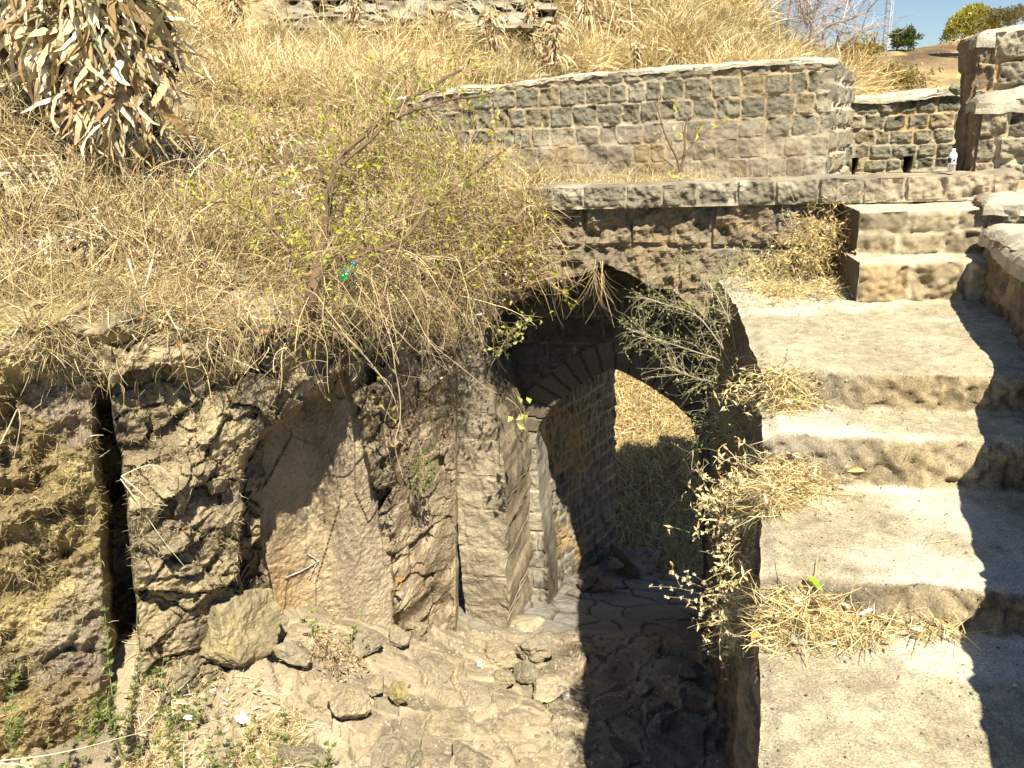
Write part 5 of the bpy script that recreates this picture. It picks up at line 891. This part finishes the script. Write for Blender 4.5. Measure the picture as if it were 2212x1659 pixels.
ax = onY(np.array(764.), np.array(572.), 4.8)-gb; L_ = np.linalg.norm(ax); ax /= L_; e1 = np.cross(ax, up); e1 /= np.linalg.norm(e1); e2 = np.cross(ax, e1); MM = np.stack([e1, e2, ax], 1)
bpart('body', [(0, 0), (.026, 0), (.032, .006), (.033, .03), (.029, .036), (.033, .042), (.033, .062)], M_gp, gbt, MM, dent=.45, seed=3)
bpart('label', [(.0315, .060), (.033, .062), (.032, .078), (.030, .080)], M_pur, gbt, MM, dent=.3, seed=3); bpart('shoulder', [(.031, .078), (.032, .082), (.030, .105), (.014, .128), (.012, .135)], M_gp, gbt, MM, dent=.4, seed=5); bpart('cap', [(.014, .135), (.015, .137), (.015, .150), (0, .151)], M_blue, gbt, MM)
def scrap(name, px, py, wpx, lab, mat, cat='litter', where='ground', seed=1, asp=.6, h=.3):
    p = (ground_hit(px, py) if where == 'ground' else on_stair(px, py) if where == 'stairs' else onY(np.array(px*1.), np.array(py*1.), where)); r = wpx/2/FPX*(p@F); u, v = np.meshgrid(np.linspace(-1, 1, 14), np.linspace(-1, 1, 12), indexing='ij'); w0 = 1+.3*vn(np.stack([u*1.5, v*1.5, u*0+seed], -1), seed)
    V = np.stack([u*r*w0, v*r*asp*w0, r*h*(.9+np.abs(fbm(np.stack([u, v, u*0+seed*3], -1), 1.3, 3, seed))*1.6)], -1); a = seed*1.1; V = V@np.array([[math.cos(a), math.sin(a), 0], [-math.sin(a), math.cos(a), 0], [0, 0, 1]]); return tag(mesh_obj(name, V.reshape(-1, 3)+p+up*.01, gridq(14, 12), mat, None, smooth=True), lab, cat)
scrap('paper_scrap', 526, 1562, 36, 'crumpled bright white paper scrap among the straw at bottom left', M_pap, seed=2)
scrap('paper_scrap', 405, 1560, 22, 'smaller white paper scrap left of the crumpled one', M_pap, seed=3)
scrap('paper_scrap', 1036, 1438, 16, 'white paper scrap beside the pile of rocks by the pier', M_pap, seed=4)
scrap('paper_scrap', 685, 1529, 22, 'folded white paper scrap on the grey boulder', M_pap, seed=5, asp=.4)
scrap('plastic_scrap', 1029, 1647, 12, 'tiny blue plastic scrap at the bottom edge of the path', M_blue, seed=6)
scrap('plastic_bag', 1720, 1383, 62, 'crumpled translucent plastic bag lying in the straw', plain('bag_film', (.75, .68, .62), .25, Transmission_Weight=.6), cat='bag', where='stairs', seed=7, h=.25)
scrap('orange_peel', 864, 1257, 18, 'bright orange peel caught in the straw beside the niche', plain('orange_skin', (.7, .2, .03), .6), where=5.3, seed=8)
scrap('cloth_scrap', 1037, 685, 16, 'white plastic scrap snagged in the bare stems left of the arch', M_pap, where=5.5, seed=9)
wt = on_stair(1873, 1331, .03); t_ = empty('paper_tube', tuple(wt)); tag(t_, 'white rolled paper stub with a purple end lying in the straw', 'litter'); MM = np.stack([[0, 0, 1.], [-.35, .93, 0], [.93, .35, .12]], 1)
bpart('roll', [(0, -.03), (.0075, -.03), (.008, .018), (.0078, .019)], M_pap, t_, MM, dent=.25); bpart('end', [(.0078, .018), (.0084, .019), (.0082, .031), (0, .031)], M_pur, t_, MM)
def bigleaf(px, py, L, w_, col, lab, D=(.8, .3, .4), src='stairs', upz=.05):
    p = on_stair(px, py, upz) if src == 'stairs' else onY(np.array(px*1.), np.array(py*1.), src); g = Strands(); c = curve(p[None], np.array([D], float), L, 8, .3, 1.2); g.ribbons(c, w_, [col], prof=[.15, .6, .95, 1, .9, .7, .4, .05], side=np.array([[0, -.4, 1.]])); c = curve(p[None], np.array([D], float)*[1, 1, .9], L*.96, 8, .3, 1.2); tag(g.make('fallen_leaf', M_leaf), lab, 'leaf')
bigleaf(1738, 1300, .075, .025, (.32, .5, .03), 'fresh green leaf stuck upright in the straw heap', (.6, -.2, -.2), upz=.10)
bigleaf(1755, 1340, .07, .028, (.28, .10, .06), 'dark red brown dead leaf in the straw heap', (-.2, -.3, .6), upz=.06)
bigleaf(1715, 1350, .07, .03, (.68, .42, .10), 'ochre dead leaf low in the straw heap', (.6, -.4, .3), upz=.05)
bigleaf(1625, 1385, .06, .025, (.72, .45, .12), 'orange dead leaf at the stair edge', (-.4, -.4, .3), upz=.04)
bigleaf(1830, 1030, .10, .032, (.75, .55, .25), 'long tan dead leaf on the middle tread', (.8, 0, .35), upz=.03)
bigleaf(1700, 1010, .07, .03, (.55, .3, .12), 'brown curled dead leaf on the middle tread', (-.1, -.3, .8), upz=.05)
# bleached canes lying across the bottom left and the rock wall
def cane(pts, Y, w_, lab, col=(.74, .66, .48)):
    P = limb([p[0] for p in pts], [p[1] for p in pts], Y, 14, .006); g = Strands(); g.tubes(P[None], w_, col, sides=6); tag(g.make('dry_cane', M_twig), lab, 'twig')
cane([(0, 1642), (90, 1632), (160, 1618), (232, 1600), (330, 1575)], [3.3, 3.35, 3.4, 3.45, 3.5], .006, 'long bleached cane slanting across the bottom left corner')
cane([(0, 1650), (40, 1652), (80, 1664)], [3.2, 3.2, 3.2], .009, 'thick pale cane in the very bottom left corner')
cane([(262, 1380-350), (300, 1010), (345, 985+15), (385, 1050), (402, 1100), (415, 1075-20)], [4.0, 4.0, 4.05, 4.1, 4.15, 4.15], .006, 'bowed pale twig arching over the left pier')
cane([(260, 1035), (290, 1075), (310, 1105), (340, 1150), (400, 1225)], [4.0]*5, .006, 'forked bleached root running down the left pier')
cane([(262, 1030), (300, 1060), (330, 1090), (362, 1092)], [4.0]*4, .006, 'short bleached root curling right on the left pier')
cane([(300, 690), (345, 690), (400, 715), (470, 760), (560, 800)], [4.4, 4.35, 4.35, 4.4, 4.45], .020, 'thick bare branch lying across the brow above the left pier')
cane([(280, 560), (300, 630), (325, 690)], [4.5, 4.45, 4.4], .013, 'straight bare cane rising left of the brow branch')
cane([(330, 560), (310, 640), (290, 690)], [4.55, 4.5, 4.4], .013, 'leaning bare cane crossing the straight one')
cane([(0, 1430-470), (40, 975-100), (44, 915), (30, 990)], [3.4]*4, .006, 'bent bleached root at the far left of the bank')
cane([(640, 640), (735, 715), (800, 780), (850, 850), (870, 940)], [4.6, 4.8, 5.0, 5.1, 5.2], .018, 'thick pale stem slanting down past the niche top', (.62, .5, .34))
cane([(700, 560), (1020, 760), (1085, 1000)][:1]+[(790, 640), (930, 740), (1040, 830), (1075, 850)], [4.9, 5.1, 5.4, 5.6, 5.7], .010, 'long thin stem sweeping right over the rough brown rock', (.66, .52, .36))
cane([(820, 640), (850, 760), (870, 900), (850, 960), (870, 1030)], [5.0, 5.0, 5.05, 5.0, 5.0], .009, 'dangling crooked stem in front of the rough brown rock', (.66, .52, .36))
# ================================================================== TREES AND THE MAST ON THE SKYLINE
def baretree(label, limbs, nb, bl, th, name='bare_tree', col=(.46, .38, .33), group=None, sub=4, tw=.018):
    return shrub(name, label, 'tree', limbs, nb, bl, 0, 0, GREEN, col, group, spread=.55, upb=.35, tw=tw, sub=sub, grav=.0)
baretree('leafless pale tree with spreading twigs against the sky', [(limb([1745, 1752, 1754, 1745, 1742], [118, 90, 68, 18, -40], [16]*5, 14, .03), .11), (limb([1752, 1778, 1822, 1882], [85, 59, 45, 22], [16, 16, 15.8, 15.6], 14, .03), .07), (limb([1754, 1790, 1830, 1850], [68, 30, 5, -20], [16, 16.2, 16.2, 16], 14, .03), .06), (limb([1745, 1735, 1720, 1700], [60, 30, 0, -30], [16, 16, 16, 16], 14, .03), .05), (limb([1754, 1770, 1775], [40, 10, -30], [16, 16, 16], 14, .03), .05)], 17, 1.0, .1)
baretree('dark leafless thicket standing left of the pale bare tree', [(limb([1695, 1690, 1665, 1650], [100, 60, 25, -20], [15.4]*4, 12, .03), .05), (limb([1695, 1700, 1705, 1715], [100, 60, 20, -20], [15.4]*4, 12, .03), .05), (limb([1700, 1715, 1730, 1745], [100, 75, 45, 10], [15.4]*4, 12, .03), .04), (limb([1690, 1670, 1655], [100, 80, 55], [15.4]*3, 12, .03), .04)], 15, .9, .1, col=(.30, .22, .2), tw=.014)
baretree('low leafless tree right of the pale bare tree', [(limb([1800, 1805, 1810, 1800], [140, 100, 70, 45], [17]*4, 12, .03), .06), (limb([1803, 1825, 1850, 1870], [115, 90, 80, 60], [17]*4, 12, .03), .05), (limb([1803, 1780, 1770], [118, 100, 80], [17]*3, 12, .03), .04)], 16, .8, .1, col=(.42, .34, .3), tw=.014)
SB = 'brown scrub at the foot of the far hill'
for k, (a, b, w_, h_, lab) in enumerate([(1870, 165, 60, 60, 'yellow brown scrub bush spreading behind the bastion corner'), (1915, 180, 60, 40, 'thin twiggy scrub bush above the rear parapet'), (1855, 120, 50, 40, 'rounded scrub bush under the bare trees'), (1820, 130, 40, 40, 'dark scrub bush beside the bastion coping'), (1960, 180, 60, 30, 'low thin scrub bush at the middle of the rear parapet'), (1740, 125, 60, 30, 'brown scrub bush at the root of the pale tree')]):
    x = [a+w_*.5*q for q in (-1, -.5, 0, .5, 1)]; limbs = [(limb([a, (a+xx)/2, xx], [b+h_*.5, b+.1*h_, b-h_*(.4-.2*abs(q))], [19]*3, 10, .03), .03) for xx, q in zip(x, (-1, -.5, 0, .5, 1))]
    shrub('scrub_bush', lab, 'bush', limbs, 24, .5, 900, .09, [(.42, .32, .10), (.34, .30, .09), (.5, .38, .14), (.28, .22, .08)], (.36, .25, .14), SB, spread=.8, upb=.3, tw=.014, sub=2)
def crown(label, name, px, py, wpx, hpx, Y, cols, n, lsz, tcol, trunk_px, dome=False, group=None, fill=.75):
    s_ = wpx/2/FPX*Y*1.04; h_ = hpx/2/FPX*Y*1.04; B = onY(np.array(trunk_px[0]*1.), np.array(trunk_px[1]*1.), Y); Cc = onY(np.array(px*1.), np.array(py*1.), Y); root = empty(name, tuple(B)); tag(root, label, 'bush' if dome else 'tree', group); g = Strands(); m = 26
    a = rng.random(m)*6.28; r_ = rng.random(m)**.5; T = Cc+np.stack([np.cos(a)*r_*s_*.8, np.sin(a)*r_*s_*.8, (rng.random(m)-.35)*h_*1.2], -1); t = np.linspace(0, 1, 7)[None, :, None]; P = B*(1-t)+T[:, None]*t; P = P+np.array([0, 0, 1.])*(np.sin(t*3.14)*h_*.15); g.tubes(P, s_*.05, tcol, sides=4); childof(g.make('trunk', M_twig), root)
    lf = Strands(); kcl = 46; cc = T[rng.integers(0, m, kcl)]+rng.normal(size=(kcl, 3))*np.array([s_*.22, s_*.22, h_*.22]); i = rng.integers(0, kcl, n); Q = cc[i]+rng.normal(size=(n, 3))*np.array([s_, s_, h_])*.15
    if dome:
        a = rng.random(n)*6.28; e = rng.random(n)**.8*1.75-.2; rr = .75+.3*rng.random(n)+.12*fbm(np.stack([a, e*2, a*0], -1), 1.5, 3, 9); Q = Cc+np.stack([np.cos(a)*np.cos(e)*s_*rr, np.sin(a)*np.cos(e)*s_*rr, (np.sin(e)*1.5-.55)*h_*rr], -1)
    lf.leaves(Q, (Q-Cc)/s_+rng.normal(size=(n, 3))*.5+up*.6, lsz*(.6+.8*rng.random(n)), lsz*.45, pick(cols, n, .2)); childof(lf.make('foliage', M_leaf), root)
crown('small dark green tree on the crest of the far hill', 'green_tree', 1951, 88, 46, 36, 62, [(.08, .13, .03), (.12, .17, .05), (.06, .10, .03), (.18, .18, .06)], 2600, .22, (.14, .1, .07), (1936, 108))
crown('rounded yellow green bush crowning the far hill', 'yellow_bush', 2101, 54, 88, 62, 58, [(.46, .42, .08), (.54, .48, .12), (.60, .54, .16), (.30, .30, .06)], 6000, .24, (.2, .14, .08), (2095, 78), dome=True)
crown('grey green scrub showing above the pier at the top right', 'grey_bush', 2180, 38, 80, 30, 56, [(.22, .2, .1), (.3, .26, .13), (.18, .17, .09)], 1800, .2, (.2, .15, .1), (2180, 55), fill=.6)
crown('dark green hedge bush at the left end of the far hill', 'green_bush', 1875, 112, 50, 20, 50, [(.12, .16, .04), (.2, .2, .06), (.26, .22, .08)], 1500, .18, (.2, .15, .1), (1875, 122))
# lattice mast
mb = onY(np.array(1914.), np.array(108.), 95.); mt = empty('lattice_mast', tuple(mb-up*2)); tag(mt, 'tall thin steel lattice mast rising behind the far hill', 'mast'); g = Strands(); H = 11.; w_ = .42
leg = [np.array([w_*math.cos(a), w_*math.sin(a), 0]) for a in (.3, 2.39, 4.49)]; M_steel = plain('galvanised_steel', (.52, .55, .62), .5, Metallic=.3)
for k, l in enumerate(leg):
    V = []; t = np.linspace(-2, H, 3)[:, None]; s_ = Strands(); s_.tubes((mb+l+up*t)[None], .13, (.5, .5, .5), prof=[1, 1, 1], sides=5); childof(s_.make('mast_leg', M_steel), mt)
s_ = Strands(); segs = []
for z_ in np.arange(-2, H, .75):
    for k in range(3):
        a, b = leg[k], leg[(k+1) % 3]; segs += [np.stack([mb+a+up*z_, mb+b+up*(z_+.75)]), np.stack([mb+b+up*z_, mb+a+up*z_])]
s_.tubes(np.stack(segs), .06, (.5, .5, .5), prof=[1, 1], sides=3); childof(s_.make('bracing', M_steel), mt)
